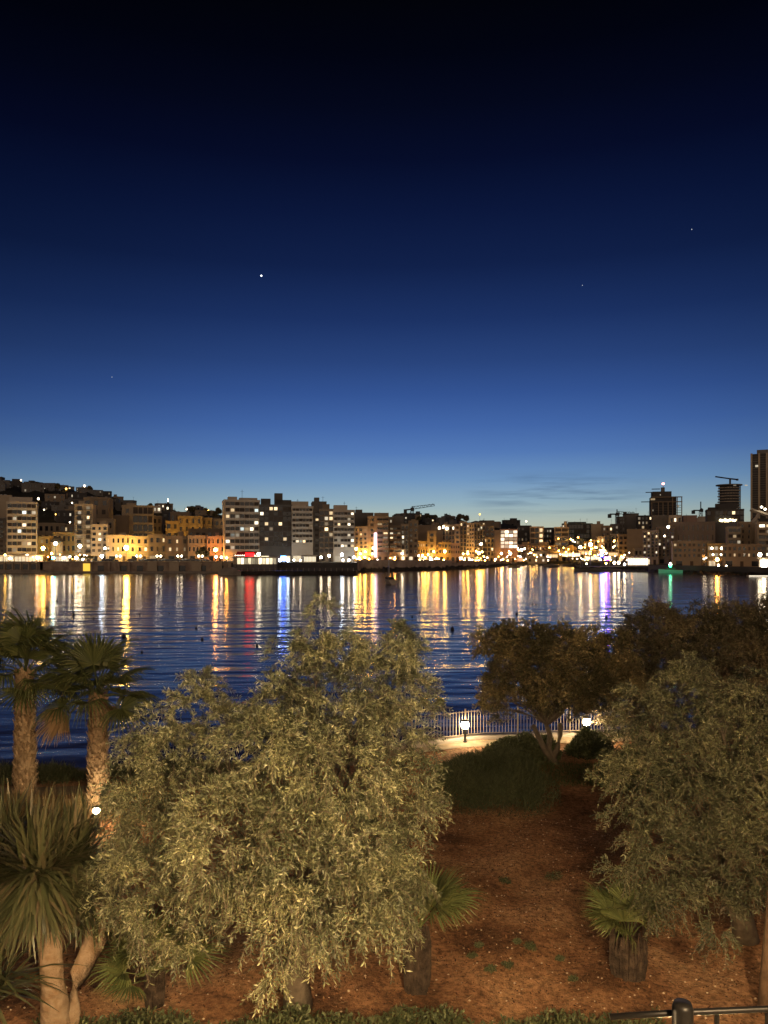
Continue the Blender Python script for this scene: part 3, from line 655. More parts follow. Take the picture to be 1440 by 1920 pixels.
# right side
for a in [(1320, 1048, 'w', .4, 70), (1324, 1046, 'w', .35, 70), (1335, 1028, 'w', .55, 60), (1337, 1040, 'w', .45, 60), (1345, 1049, 'o', .7, 300), (1352, 1028, 'w', .4, 60), (1352, 1040, 'w', .4, 60),
          (1347, 1060, 'w', .5, 160), (1362, 1061, 'w', .3, 120), (1425, 1040, 'w', .8, 160), (1433, 1062, 'w', .9, 260), (1432, 1051, 'w', .5, 200), (1246, 1005, 'w', .4, 20), (1253, 988, 'w', .7, 10)]:
    lamp(*a)
for px, py in ((322, 1008), (345, 1009), (372, 1010)): lamp(px, py, 'y', .6, 330, D=398, g='hid')  # hidden lamps added to light the yellow block from the front
for i in range(34):
    px = random.choice([random.uniform(0, 190), random.uniform(280, 420), random.uniform(755, 1010)]); D = random.uniform(500, 780); zz = tz(px, D)
    lamp(px, HZ-(zz+random.uniform(3, 8)-EYE)*F/D, random.choice('wwwy'), random.uniform(.5, 1.0), random.choice([4, 8, 14]), D=D, g='hill')

# ------------------------------------------------------------------ quay walls, lido, pavilion, rocks
def along(px0, px1, d): return at(px0, 0, Dc(px0)+d), at(px1, 0, Dc(px1)+d)
o = thing('quay_wall', (at(78, 0, 327).x, 325.4, 0), 'long buttressed stone quay wall on the left shore', 'quay wall')
L = at(460, 0, 320).x-at(78, 0, 327).x
def qx(px): return (px-78)/(460-78)*L
MB().quadbox(0, L, 0, 1.2, -1, 4.55).build('wall', quaystone, o)
MB().quadbox(-.2, L+.2, -.25, 1.3, 4.56, 4.95).build('coping', WALL['cream'], o)
MB().quadbox(-60, L, -4.2, -.01, -1, .75).build('ledge', concrete, o)
for px in (172, 204, 222, 241, 277, 317, 358, 396, 425): MB().quadbox(qx(px), qx(px)+(.9 if px < 270 else 4), -1.0, -.01, .76, 4.5).build('buttress', WALL['cream'] if px > 270 else quaystone, o)
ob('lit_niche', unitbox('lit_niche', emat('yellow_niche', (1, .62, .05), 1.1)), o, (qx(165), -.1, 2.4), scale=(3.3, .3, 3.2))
for px in (190, 232, 262, 300, 340, 378, 410): ob('doorway', WM['dark'], o, (qx(px), -.02, 1.9), scale=(2.6, .2, 2.4))
o = thing('bathing_platform', (at(-60, 0, 322).x, 321, 0), 'low concrete bathing platform with dark openings at the far left shore', 'platform')
L2 = at(78, 0, 322).x-at(-60, 0, 322).x
MB().quadbox(0, L2, 0, 4.3, -1, 1.3).build('deck', concrete, o); MB().quadbox(0, L2-1, 4.4, 5.6, 1.3, 4.9).build('wall', WALL['cream'], o)
for i in range(9): MB().quadbox(i*L2/9, i*L2/9+.5, 3.4, 4.39, 1.31, 4.4).build('pillar', WALL['cream'], o)
for i in range(8): ob('opening', WM['dark'], o, ((i+.55)*L2/9, 4.36, 2.6), scale=(L2/9*.6, .1, 2.2))

o = thing('lido_deck', (at(418, 0, 300).x, 299, 0), 'dark lido deck with railings and white lit posts before the tall blocks', 'deck')
L3 = at(668, 0, 303).x-at(418, 0, 300).x
MB().quadbox(0, L3, 0, 18, -1, 1.5).build('deck', rock, o)
MB().quadbox(0, L3, 17, 18.4, 1.51, 4.4).build('back_wall', WALL['dark'], o)
for i in range(24): MB().tube([(1+i*(L3-2)/23, .4, 1.5), (1+i*(L3-2)/23, .4, 2.7)], .08, 5).build('railing_post', WALL['white'], o)
for zz in (2.1, 2.65): MB().bar((1, .4, zz), (L3-1, .4, zz), .06).build('rail', metal_grey, o)
for i in range(10): MB().tube([(4+i*(L3-8)/9, 8, 1.5), (4+i*(L3-8)/9, 8, 4.6)], .12, 5).build('shade_post', metal_dark, o)
o = thing('arched_footbridge', (at(420, 0, 299).x, 297, 0), 'low dark arched jetty at the left end of the lido deck', 'jetty')
a_ = MB()
for i in range(12):
    t0, t1 = i/12, (i+1)/12; f_ = lambda t: 1.4+2.2*math.sin(math.pi*t)*(.5+.5*(1-t))
    a_.v += [(t*9-2, yy, zz) for t in (t0, t1) for yy in (0, 3) for zz in (-.5, f_(t))]
    n = len(a_.v)-8; a_.f += [(n, n+4, n+5, n+1), (n+2, n+3, n+7, n+6), (n+1, n+5, n+7, n+3)]
a_.build('arch', concrete, o)

o = thing('restaurant_pavilion', (at(481, 0, 316).x, 312, 1.6), 'long glowing restaurant pavilion with glass front on the lido deck', 'pavilion')
hw = 40/F*314
MB().quadbox(-hw, hw, 0, 6, 0, 2.3).build('base', WALL['grey'], o)
MB().quadbox(-hw-.6, hw+.6, -.8, 6.6, 5.0, 5.35).build('roof', WALL['white'], o)
for i in range(12):
    w_ = 2*hw/12; ob('window', unitbox('window', emat('pavilion_glass', (1, .84, .52), 1.3, 'AUTO', 1)) if i == 0 else WMp, o, (-hw+(i+.5)*w_, .1, 3.65), scale=(w_*.86, .2, 2.4)) if i else None
    if i == 0: WMp = unitbox('window', emat('pavilion_glass', (1, .84, .52), 1.3, 'AUTO', 1))
for i in range(13): MB().quadbox(-hw+i*2*hw/12-.1, -hw+i*2*hw/12+.1, -.1, .1, 2.31, 4.99).build('mullion', WALL['white'], o)
MB().quadbox(-hw, hw, .3, 5.9, 2.31, 4.98).build('glazed_room', WALL['cream'], o)
o = thing('restaurant_awning', (at(462, 0, 333).x, 333, 4.5), 'red restaurant awning with a line of white bulbs under the long banded block', 'awning')
aw = 18/F*333
a_ = MB(); a_.v = [(-aw, -3, 3.1), (aw, -3, 3.1), (aw, 2, 4.6), (-aw, 2, 4.6), (-aw, -3, 2.6), (aw, -3, 2.6)]; a_.f = [(0, 1, 2, 3), (4, 5, 1, 0)]
a_.build('canopy', pmat('red_canvas', (.5, .02, .03), .8), o)
for i in range(12): MB().lathe([(.03, -.2), (.2, 0), (.03, .2)], 6, (-aw+i*aw/5.5, -3.1, 2.9)).build('bulb', emat('awning_bulb', (1, .85, .6), 8, 'NONE'), o)
for s in (-aw, aw): MB().tube([(s, -2.9, 0), (s, -2.9, 3)], .08, 5).build('post', metal_grey, o)
# tall lit sign panel (purely a glowing white strip) beside the six storey plain house
o = thing('lit_sign', at(704, 1050, 352), 'tall narrow glowing white and pink sign panel on the middle waterfront', 'sign'); o.location.z = 4.5
MB().quadbox(-.6, .6, 0, .3, 2, 13).build('panel', emat('pink_sign', (1, .7, .9), 5), o)
MB().tube([(0, .15, 0), (0, .15, 2)], .2, 6).build('post', steel, o)
# white pavilion at the head of the bay
def glow_hall(px0, px1, ytop, ybot, D, label, col=(1, .88, .62), st=4, n=8, nm='pavilion'):
    zb = max(at(0, ybot, D).z, tz((px0+px1)/2, D)-.1) if D > 400 else tz((px0+px1)/2, D); zt = at(0, ytop, D).z
    hw = (px1-px0)/F*D/2; X = ((px0+px1)/2-720)/F*D; o = thing(nm, (X, D, zb), label, 'pavilion', rz=-math.atan(X/D)); H = max(zt-zb, 2.6)
    MB().quadbox(-hw, hw, .35, 6, 0, H).build('wall', WALL['white'], o); MB().quadbox(-hw-.8, hw+.8, -1.6, 6.5, H+.01, H+.45).build('roof', WALL['white'], o)
    um = unitbox('window', emat('hall_%d' % int(px0), col, st))
    for i in range(n): ob('window', um, o, (-hw+(i+.5)*2*hw/n, .2, H*.52), scale=(2*hw/n*.84, .2, H*.8))
    for i in range(n+1): MB().tube([(-hw+i*2*hw/n, -1.3, 0), (-hw+i*2*hw/n, -1.3, H)], .1, 5).build('post', WALL['white'], o)
glow_hall(1178, 1214, 1046, 1062, 366, 'dazzling white waterfront pavilion left of the white-balcony flats', st=2.2)
glow_hall(1054, 1088, 1038, 1044, 538, 'brightly lit white restaurant front under the little chapel', st=1.6)
glow_hall(1098, 1122, 1043, 1050, 530, 'bright white restaurant front left of the purple lights', st=1.6)
glow_hall(1086, 1126, 1036, 1040, 541, 'long warm restaurant terrace behind the white fronts', (1, .6, .28), st=1)
glow_hall(1142, 1174, 1037, 1043, 525, 'warm restaurant front right of the purple lights', (1, .65, .3), st=1.1)
glow_hall(985, 1045, 1041, 1046, 534, 'low string of cafe fronts under the long arcade building', (1, .7, .35), st=1.1, n=12)
glow_hall(940, 980, 1046, 1053, 500, 'cafe terrace with reddish awnings at the bend of the bay', (1, .5, .25), st=.9)
glow_hall(1425, 1450, 1048, 1064, 300, 'small dazzling white kiosk at the right edge of the waterfront', st=2.2, n=4)
glow_hall(570, 592, 1049, 1054, 322, 'low white lit bar on the lido left of the street lamps', st=1.2)
glow_hall(30, 78, 1045, 1049, 331, 'white lit cafe tents crowded at the foot of the pale apartment block', (1, .8, .5), .9)
glow_hall(105, 128, 1045, 1050, 331, 'second row of white lit cafe tents left of the narrow tower', (1, .8, .55), .7)
glow_hall(-50, 22, 1046, 1049, 331, 'white lit cafe tents at the left edge of the photo', (1, .8, .5), .7)
# lit floating dock, right
o = thing('floating_dock', (at(1425, 0, 283).x, 281, .1), 'thin white lit floating dock at the right edge', 'dock')
MB().quadbox(-5, 12, 0, 2, -.3, .35).build('deck', WALL['white'], o)
MB().quadbox(-5, 12, -.12, -.02, .05, .3).build('light_strip', emat('dock_strip', (1, .9, .7), 1.6), o)
# green lit boat
def hull_mesh(L, Bm, H, name, mt, n=10):
    s = MB(); k = 7
    for i in range(n+1):
        t = i/n; w_ = Bm/2*(1-max(0, (t-.45)/.55)**2.2)*(.88+.12*min(1, t*4)); sh = H*(1+.35*t*t)
        for j in range(k):
            u = (j/(k-1))*2-1; s.v.append((u*w_*(1 if abs(u) > .9 else .96), -L/2+L*t*(1+.0*abs(u)), sh*(abs(u)**2.4)*1 - .25*(1-abs(u))))
    for i in range(n):
        for j in range(k-1): a = i*k+j; s.f.append((a, a+1, a+k+1, a+k))
    s.f.append(tuple(range(k)))
    # deck
    for i in range(n): a = i*k; s.f.append((a, a+k, a+k+k-1, a+k-1))
    return s.mesh(name, mt, False)
o = thing('green_lit_boat', (at(1257, 0, 322).x, 322, 0), 'small boat lit green at the right waterfront', 'boat', rz=R(78))
ob('hull', hull_mesh(9.5, 3, 1.3, 'hull', emat('green_hull', (.03, .55, .25), .2)), o); MB().quadbox(-.9, .9, -2, 1.5, 1.0, 2.3).build('cabin', WALL['dark'], o)  # hull glows by itself, standing in for green light falling on it
MB().lathe([(.1, -.6), (.7, 0), (.1, 1)], 8, (0, 0, 3.6)).build('lamp', emat('boat_lamp', (1, 1, .9), 6), o)
lamp(1257, 1062, 'g', .6, 300, D=319, label='green lamp beside the small green-lit boat')

# shore rocks
def rocks(name, p0, p1, step, d0, d1, hz, dens=5):
    V = []; Fq = []; k = 6; xs = np.arange(p0, p1+.1, step)
    for px in xs:
        for j in range(k):
            t = j/(k-1); D = Dc(px)-d0+(d0+d1)*t
            z = -.6+hz*math.sin(math.pi*min(t*.8+.02, 1))*(.55+.9*random.random()) if 0 < j < k-1 else -.8
            V.append(((px-720)/F*D+random.uniform(-.4, .4), D+random.uniform(-.5, .5), z))
    for i in range(len(xs)-1):
        for j in range(k-1): a = i*k+j; Fq.append((a, a+k, a+k+1, a+1))
    tag(ob(name, npgrid(name, V, Fq, rock)), kind='structure')
rocks('shore_rocks', 668, 975, 2.2, 5, 2, 1.9)
rocks('headland_rocks', 1084, 1700, 2.2, 7, 3, 1.4)
# low promenade wall along the middle and right shores
for nm, p0, p1, lb, wmk, hz_ in (('promenade_wall', 670, 960, 'long low promenade wall over the rocks of the middle shore', quaystone, 1.0), ('promenade_wall', 1215, 1500, 'dark low shore wall on the right waterfront', WALL['dark'], .9)):
    s = MB(); xs = list(range(p0, p1+1, 10))
    for i, px in enumerate(xs):
        D = Dc(px)+.1; zq = itp(ZQP, px)
        for dy, z in ((0, -1), (0, zq+hz_), (.4, zq+hz_), (.4, zq-.2)): s.v.append(((px-720)/F*(D+dy), D-.4+dy, z))
    for i in range(len(xs)-1):
        for j in range(3): a = i*4+j; s.f.append((a, a+4, a+5, a+1))
    tag(s.build(nm, wmk), lb, 'wall')

# ------------------------------------------------------------------ boats and buoys
def boat(px, py, L, label, mast=0, yaw=0, name='moored_boat', grp=None):
    D = EYE*F/(py-HZ); p = at(px, py, D); o = thing(name, (p.x, p.y, 0), label, 'boat', grp, R(yaw))
    ob('hull', hull_mesh(L, L*.32, L*.13, 'hull', WALL['white' if mast else 'grey']), o)
    MB().quadbox(-L*.10, L*.10, -L*.12, L*.2, L*.1, L*.21).build('cabin', WALL['dark'], o)
    if mast:
        MB().tube([(0, L*.12, L*.1), (0, L*.12, mast)], .11, 6).build('mast', metal_grey, o)
        MB().tube([(0, L*.12, L*.28), (0, -L*.36, L*.26)], [.16, .22], 7).build('furled_sail', WALL['stone'], o)
        MB().bar((0, L*.12, mast*.98), (0, L*.48, L*.14), .05).build('forestay', metal_grey, o)
        MB().bar((-1.1, -L*.3, L*.12), (-1.1, -L*.3, L*.3), .05).bar((1.1, -L*.3, L*.12), (1.1, -L*.3, L*.3), .05).bar((-1.1, -L*.3, L*.3), (1.1, -L*.3, L*.3), .05).build('pushpit', metal_grey, o)
    return o
boat(731, 1095, 9.5, 'moored sailing yacht with a bare mast seen from astern in the middle of the bay', 9.2, 12, 'sailing_yacht')
for px, py, L, yw in ((963, 1064, 7, 50), (979, 1061, 5, 30), (1016, 1061, 5, 70), (1034, 1063, 9, 80), (1068, 1062, 8, 85)):
    boat(px, py, L, 'small dark boat moored in front of the lights at the head of the bay', 0, yw, grp='small boats at the head of the bay')
for px, L, yw in ((1092, 8, 80), (1103, 7, 85), (1122, 9, 80), (1148, 8, 95)):
    D = 345; o = boat(px, HZ+EYE*F/D, L, 'boat drawn up along the dark headland before the restaurants', 0, yw, grp='boats along the headland')
buoy_m = pmat('dark_buoy_plastic', (.02, .015, .015), .6)
bm_ = MB().lathe([(.05, -.3), (.32, -.2), (.42, .1), (.36, .4), (.15, .58), (.06, .62), (.05, .85)], 10).mesh('mooring_buoy', buoy_m, True)
for i, (px, py, s) in enumerate([(88, 1142, 1), (107, 1127, 1), (138, 1152, .9), (175, 1160, .5), (232, 1194, 1.1), (262, 1152, .6), (266, 1223, .5), (368, 1178, .6), (379, 1199, .7), (482, 1211, .7),
                                 (787, 1149, .7), (773, 1157, .6), (848, 1181, 1.1), (969, 1152, .9), (998, 1133, .7), (1005, 1133, .6), (1137, 1158, .9), (806, 1193, .4), (318, 1150, .5), (420, 1136, .7), (560, 1130, .7), (690, 1113, .8)]):
    D = EYE*F/(py-HZ); o = ob('mooring_buoy', bm_, None, at(px, py, D)); o.location.z = 0; s *= .55; o.scale = (s, s, s)
    tag(o, 'tiny dark mooring buoy dotted on the open water of the bay', 'buoy', 'mooring buoys on the bay')

# ------------------------------------------------------------------ parked cars on the left quay
def car(label):
    o = thing('parked_car', (0, 0, 0), label, 'car', 'cars parked along the left quay road')
    prof = [(-2.1, .35), (-2.1, .85), (-1.6, .95), (-1.0, 1.38), (.55, 1.42), (1.2, .98), (2.05, .82), (2.1, .35)]
    s = MB(); n = len(prof)
    for y, k in ((-.85, 1), (.85, 1)): s.v += [(x, y*(.86 if z > 1.1 else 1), z) for x, z in prof]
    s.f = [tuple(range(n))[::-1], tuple(range(n, 2*n))] + [(i, (i+1) % n, (i+1) % n+n, i+n) for i in range(n)]
    s.build('body', pmat('car_paint', (.05, .05, .055), .25, spec=.6), o)
    for y in (-.87, .87):
        MB().quadbox(-1.0, .6, y*.93-.02, y*.93+.02, .98, 1.30).build('side_window', glass_dark, o)
        for x in (-1.35, 1.3): MB().tube([(x, y-.09, .33), (x, y+.09, .33)], .33, 12).build('wheel', metal_black, o)
    return o
c0 = car('dark parked car seen over the left quay wall')
for i, px in enumerate([205, 213, 247, 268, 281, 289, 308, 318, 329, 348, 357, 366, 385]):
    c_ = c0 if i == 0 else copy_tree(c0)
    D = Dc(px)+5; c_.location = ((px-720)/F*D, D, 4.6); c_.rotation_euler = (0, 0, R(random.choice([0, 180])+random.uniform(-3, 3)))

# ------------------------------------------------------------------ foliage tools
def tagless(o): return o
def leaf_quads(P, Dr, L, Wd, nrm=None):
    """diamond leaves: base P, direction Dr, half width along a random normal"""
    n = len(P); r_ = rng.normal(size=(n, 3)) if nrm is None else nrm
    s = unit(np.cross(Dr, r_)); L = np.asarray(L).reshape(-1, 1); Wd = np.asarray(Wd).reshape(-1, 1)
    mid = P+Dr*L*.5
    return np.stack([P, mid+s*Wd*.5, P+Dr*L, mid-s*Wd*.5], 1).reshape(-1, 3)
def blobs_px(lst):
    """(px, py, distance, radius in px across, [tall]) -> world ellipsoids"""
    o = []
    for b_ in lst:
        px, py, D, r = b_[:4]; k = b_[4] if len(b_) > 4 else 1
        p = at(px, py, D); o.append((np.array(p), np.array([r/F*D, r/F*D*1.0, r/F*D*k])))
    return o
def sprig_crown(bl, dens, nleaf, leafL, leafW, slen, droop, mat_, up=0., inner=.5, maxn=14000, clump=.17):
    Ps, Ds = [], []
    for c, r in bl:
        area = 4*math.pi*((r[0]*r[1]+r[0]*r[2]+r[1]*r[2])/3)
        kc = 10; nc = max(3, int(area*dens/kc)); n = nc*kc
        dc_ = unit(rng.normal(size=(nc, 3))); k = np.repeat(inner+(1-inner)*rng.random(nc)**.5+.20*rng.normal(size=nc), kc)[:, None]
        d = unit(np.repeat(dc_, kc, 0)+rng.normal(size=(n, 3))*clump)
        nz = 1+.10*np.sin(d[:, :1]*7+c[0]*3)*np.cos(d[:, 2:]*6+c[2])+.06*rng.normal(size=(n, 1))
        P = c+d*r*k*nz; keep = np.ones(n, bool)
        for c2, r2 in bl:
            if c2 is c: continue
            keep &= (np.linalg.norm((P-c2)/r2, axis=1) > .62) | (rng.random(n) < .12)
        Ps.append(P[keep]); Ds.append(d[keep])
    P = np.concatenate(Ps); Dr = np.concatenate(Ds)
    if len(P) > maxn: k = rng.permutation(len(P))[:maxn]; P, Dr = P[k], Dr[k]
    n = len(P)
    Dr = unit(Dr*.75+rng.normal(size=(n, 3))*.5+np.array([0, 0, up]))
    sl = slen*(.6+.8*rng.random((n, 1)))
    leaves = []; tw = []
    side0 = unit(np.cross(Dr, rng.normal(size=(n, 3))))
    prev = P
    for i in range(nleaf//2):
        t = (i+.6)/(nleaf/2)
        q = P+Dr*sl*t+np.array([0, 0, -1])*sl*t*t*droop
        tan = unit(Dr+np.array([0, 0, -1])*2*t*droop)
        a = rng.random((n, 1))*6.28; s1 = unit(np.cross(tan, side0)); sd = side0*np.cos(a)+s1*np.sin(a)
        for sg in (1, -1):
            ld = unit(tan*.75+sd*sg*.75+rng.normal(size=(n, 3))*.18)
            leaves.append(leaf_quads(q, ld, leafL*(.7+.6*rng.random(n)), leafW*(.8+.4*rng.random(n))))
        if i % 2 == 1 or i == nleaf//2-1:
            w_ = side0*.0028*2
            tw.append(np.stack([prev-w_, prev+w_, q+w_*.6, q-w_*.6], 1).reshape(-1, 3)); prev = q
    return npmesh('crown', np.concatenate(leaves), 4, mat_), np.concatenate(tw), P
def bl_c(c, r): return c
def limbs(o, base, bl, r0, wood, tops=None, ntwig=10, twr=.012, twigs=None, sag=.12, name='branch', multi=1):
    """trunk from the ground to the crown, a branch to every clump"""
    base = Vector(base); cen = Vector(np.mean([c for c, r in bl], axis=0))
    fork = base.lerp(cen, .42); fork.x += random.uniform(-.15, .15)
    s = MB()
    for mi in range(multi):
        off = Vector((random.uniform(-.2, .2), random.uniform(-.1, .1), 0))*(multi > 1)
        f2 = fork+Vector(((mi-(multi-1)/2)*.55, random.uniform(-.2, .2), 0))
        s.tube([base+off-Vector((0, 0, .1)), base.lerp(f2, .35)+Vector((random.uniform(-.1, .1), 0, 0)), base.lerp(f2, .7)+Vector((random.uniform(-.1, .1), .05, 0)), f2], [r0*1.25/math.sqrt(multi), r0/math.sqrt(multi), r0*.85/math.sqrt(multi), r0*.75/math.sqrt(multi)], 10)
    s.build('trunk', wood, o, True)
    br = MB()
    for c, r in bl:
        c = Vector(c); c = c.lerp(fork, .22); mid = fork.lerp(c, .5)+Vector((random.uniform(-.25, .25), random.uniform(-.25, .25), random.uniform(0, .3)))
        rr = r0*.30*min(1, max(r)/.6)
        pts = [fork, fork.lerp(mid, .5), mid, mid.lerp(c, .6)+Vector(rng.normal(size=3))*.05, c]
        br.tube(pts, [rr*1.3, rr, rr*.7, rr*.45, rr*.2], 7, False)
        for k in range(ntwig):
            d = Vector(unit(rng.normal(size=3))); t = random.uniform(.0, 1); st_ = pts[2].lerp(pts[3], t*2) if t < .5 else pts[3].lerp(pts[4], t*2-1)
            e = Vector(bl_c(c, r))+Vector((d.x*r[0], d.y*r[1], d.z*r[2]))*.95; m1 = st_.lerp(e, .5)+Vector((0, 0, max(r)*sag))+Vector(rng.normal(size=3))*.08
            br.tube([st_, st_.lerp(m1, .5)+Vector((0, 0, .03)), m1, e+Vector((0, 0, -max(r)*sag*1.2))], [twr*1.6, twr*1.2, twr*.8, twr*.3], 4, False)
    br.build('branch', wood, o, True)
    if twigs is not None: ob('twigs', npmesh('twigs', twigs, 4, wood), o)

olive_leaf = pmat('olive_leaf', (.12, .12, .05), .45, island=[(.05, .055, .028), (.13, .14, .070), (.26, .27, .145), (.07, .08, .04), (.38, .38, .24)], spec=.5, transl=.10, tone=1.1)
olive_leaf_shaded = pmat('dim_olive_leaf', (.10, .10, .04), .5, island=[(.04, .046, .024), (.09, .095, .045), (.16, .165, .09), (.05, .058, .03), (.26, .26, .16)], spec=.35, transl=.1, tone=1.0)  # darker copy of the olive leaf, with weaker light put into its colour
dark_leaf = pmat('broad_dark_leaf', (.06, .06, .03), .45, island=[(.09, .08, .038), (.19, .16, .075), (.32, .25, .13), (.13, .13, .055)], spec=.35, transl=.2, tone=.8)
brown_leaf = pmat('brownish_leaf', (.08, .05, .03), .6, island=[(.12, .095, .055), (.19, .16, .09), (.29, .235, .14), (.13, .13, .065)], transl=.2, tone=.6)
wood_grey = pmat('olive_bark', (.15, .12, .085), .9, (.09, .07, .05), 6, .02, 12)
wood_brown = pmat('brown_bark', (.14, .09, .055), .9, (.08, .05, .03), 5, .02, 12)

# ------------------------------------------------------------------ near garden
def shore_y(X): return float(np.interp(X, [-60, -9, -4, 1, 4, 12, 60], [27.6, 27.8, 28.8, 31.4, 32.9, 33.8, 36]))
def gz(X, Y):
    z = float(np.interp(Y, [-20, 4, 12, 16, 24, 60], [2.9, 2.9, 2.7, 2.45, 1.95, 1.9]))
    return z+(.05*math.sin(X*1.3+Y*.7)+.04*math.sin(X*2.9-Y*1.7))*(1 if Y < 24 else .2)
soil = bpy.data.materials.new('red_soil'); soil.use_nodes = True; T = NT(soil.node_tree); b = T.n['Principled BSDF']
b.inputs['Roughness'].default_value = .95; b.inputs['Specular IOR Level'].default_value = .15
v = T.new('ShaderNodeTexCoord').outputs['Object']
c1 = T.ramp(T.noise(v, .45, 4, .6), [(.36, (.17, .085, .042, 1)), (.5, (.39, .20, .10, 1)), (.66, (.60, .35, .185, 1))])
c2 = T.ramp(T.noise(v, 9, 5, .7), [(.35, (.35,)*3), (.6, (1.1,)*3)])
c3 = T.ramp(T.noise(v, 38, 3, .6), [(.66, (0,)*3), (.76, (1,)*3)])
T.put(b.inputs['Base Color'], T.mix(T.math('MULTIPLY', c3, .5), T.mix(1, c1, c2, 'MULTIPLY'), (.36, .22, .12, 1)))
bp = T.new('ShaderNodeBump'); bp.inputs['Distance'].default_value = .06; T.put(bp.inputs['Height'], T.math('ADD', T.noise(v, 6, 6, .7), T.math('MULTIPLY', T.noise(v, 40, 3, .6), .4))); T.l.new(bp.outputs[0], b.inputs['Normal'])
xs = np.arange(-45, 50, .5); ys_n = 90
V = []
for X in xs:
    ye = shore_y(X)
    for j in range(ys_n):
        Y = -14+(ye+14)*j/(ys_n-1); V.append((X, Y, gz(X, Y)))
    V.append((X, ye+.02, -2))
k = ys_n+1
Fq = [(i*k+j, (i+1)*k+j, (i+1)*k+j+1, i*k+j+1) for i in range(len(xs)-1) for j in range(k-1)]
tag(ob('ground', npgrid('ground', V, Fq, soil, True)), kind='structure')
# paved path by the sea wall
pathm = pmat('pale_path_paving', (.30, .23, .15), .9, (.20, .155, .10), 2.5, .01, 14)
pp = [(-45, 24.9), (-12, 24.9), (-8, 25.2), (-4, 26.6), (-1, 28.6), (1, 30.0), (3, 31.0), (6, 31.7), (12, 32.3), (30, 33.4), (45, 34)]
V = []; Fq = []
for i, (X, Y) in enumerate(pp):
    for d in (.05, .95): V.append((X-d*.25, Y+d, gz(X, Y+d)+.03))
for i in range(len(pp)-1): Fq.append((2*i, 2*i+2, 2*i+3, 2*i+1))
tag(ob('path', npgrid('path', V, Fq, pathm)), kind='structure')
# sea-wall kerb
V = []; Fq = []
xk = np.arange(-45, 46, 1.)
for X in xk:
    y = shore_y(X)
    V += [(X, y-.45, gz(X, y)-.05), (X, y-.45, gz(X, y)+.14), (X, y+.08, gz(X, y)+.14), (X, y+.08, -1)]
for i in range(len(xk)-1):
    for j in range(3): a = i*4+j; Fq.append((a, a+4, a+5, a+1))
tag(ob('sea_wall_kerb', npgrid('kerb', V, Fq, concrete)), 'pale kerb stone along the top of the near sea wall', 'kerb')

# iron railing along the sea wall
o = thing('iron_railing', (0, 0, 0), 'curving iron railing with thin upright bars at the water edge', 'railing')
bar_m = pmat('railing_iron', (.20, .155, .105), .5, metal=.2)
def rail_pt(X): return Vector((X, shore_y(X)-.2, gz(X, shore_y(X))+.14))
Xs = []; X = .6
while X < 11.8: Xs.append(X); X += .135
barm = MB().tube([(0, 0, .1), (0, 0, 1.12)], .014, 5).mesh('bar', bar_m)
postm = MB().tube([(0, 0, 0), (0, 0, 1.2)], .035, 8).mesh('post', bar_m)
for i, X in enumerate(Xs[:96]):
    if i % 17 == 4: ob('post', postm, o, rail_pt(X))
    else: ob('bar', barm, o, rail_pt(X))
for z in (.10, 1.06):
    MB().tube([rail_pt(X)+Vector((0, 0, z)) for X in np.arange(.6, 12.6, .4)], .016, 6).build('rail', bar_m, o)
# garden bollard lamps
def bollard(X, Y, h, r, power, label, rad=.0):
    z = gz(X, Y); o = thing('bollard_lamp', (X, Y, z), label, 'lamp')
    MB().lathe([(.09, 0), (.09, .05), (.055, .08), (.055, h-r*1.1), (.10, h-r)], 10).build('post', metal_dark, o, True)
    MB().lathe([(.02*r, -r), (.7*r, -.7*r), (r, 0), (.7*r, .7*r), (.02*r, r)], 12, (0, 0, h)).build('globe', emat('garden_globe_%d' % power, (1, .74, .42), power), o, True)
    MB().lathe([(r*1.1, r*.9), (r*.9, r*1.15), (.03, r*1.3)], 12, (0, 0, h)).build('cap', metal_dark, o, True)
def gp(px, py, h=0):
    """ground point seen at px, py (h metres above the soil)"""
    D = 20.
    for _ in range(30):
        X = (px-720)/F*D; D = (EYE-gz(X, D)-h)*F/(py-HZ)
    return (px-720)/F*D, D
X, Y = at(872, 0, 32.0).x, 32.0; bollard(X, Y, .74, .17, 300, 'left glowing bollard lamp before the iron railing')
X, Y = at(1100, 0, 32.3).x, 32.3; bollard(X, Y, .80, .17, 300, 'right glowing bollard lamp beside the multi-stemmed tree')
X, Y = at(181, 0, 21.7).x, 21.7; bollard(X, Y, .55, .10, 420, 'low glowing lamp behind the yucca on the left path')

# street lamps by the terrace that light the garden (just outside the picture)
for X, Y, Zz, lb, pw in ((1.5, 3.0, 7.3, 'street lamp right of the terrace foot, just below the frame', 3700), (-3.6, 3.0, 7.1, 'street lamp left of the terrace foot, just below the frame', 2300)):
    o = thing('street_lamp', (X, Y, gz(X, Y)), lb, 'street lamp'); h = Zz-gz(X, Y)
    MB().tube([(0, 0, 0), (0, 0, h+.35)], .05, 8).tube([(0, 0, h+.35), (0, .0, h+.36), (0, .35, h+.36)], .035, 6).build('pole', metal_dark, o)
    MB().lathe([(.28, .13), (.2, .2), (.04, .26)], 12, (0, .35, h)).build('shade', metal_dark, o)
    MB().lathe([(.02, -.12), (.12, -.08), (.17, 0), (.12, .08), (.02, .12)], 12, (0, .35, h)).build('globe', emat('near_lamp_%d' % pw, (1, .69, .35), pw), o, True)

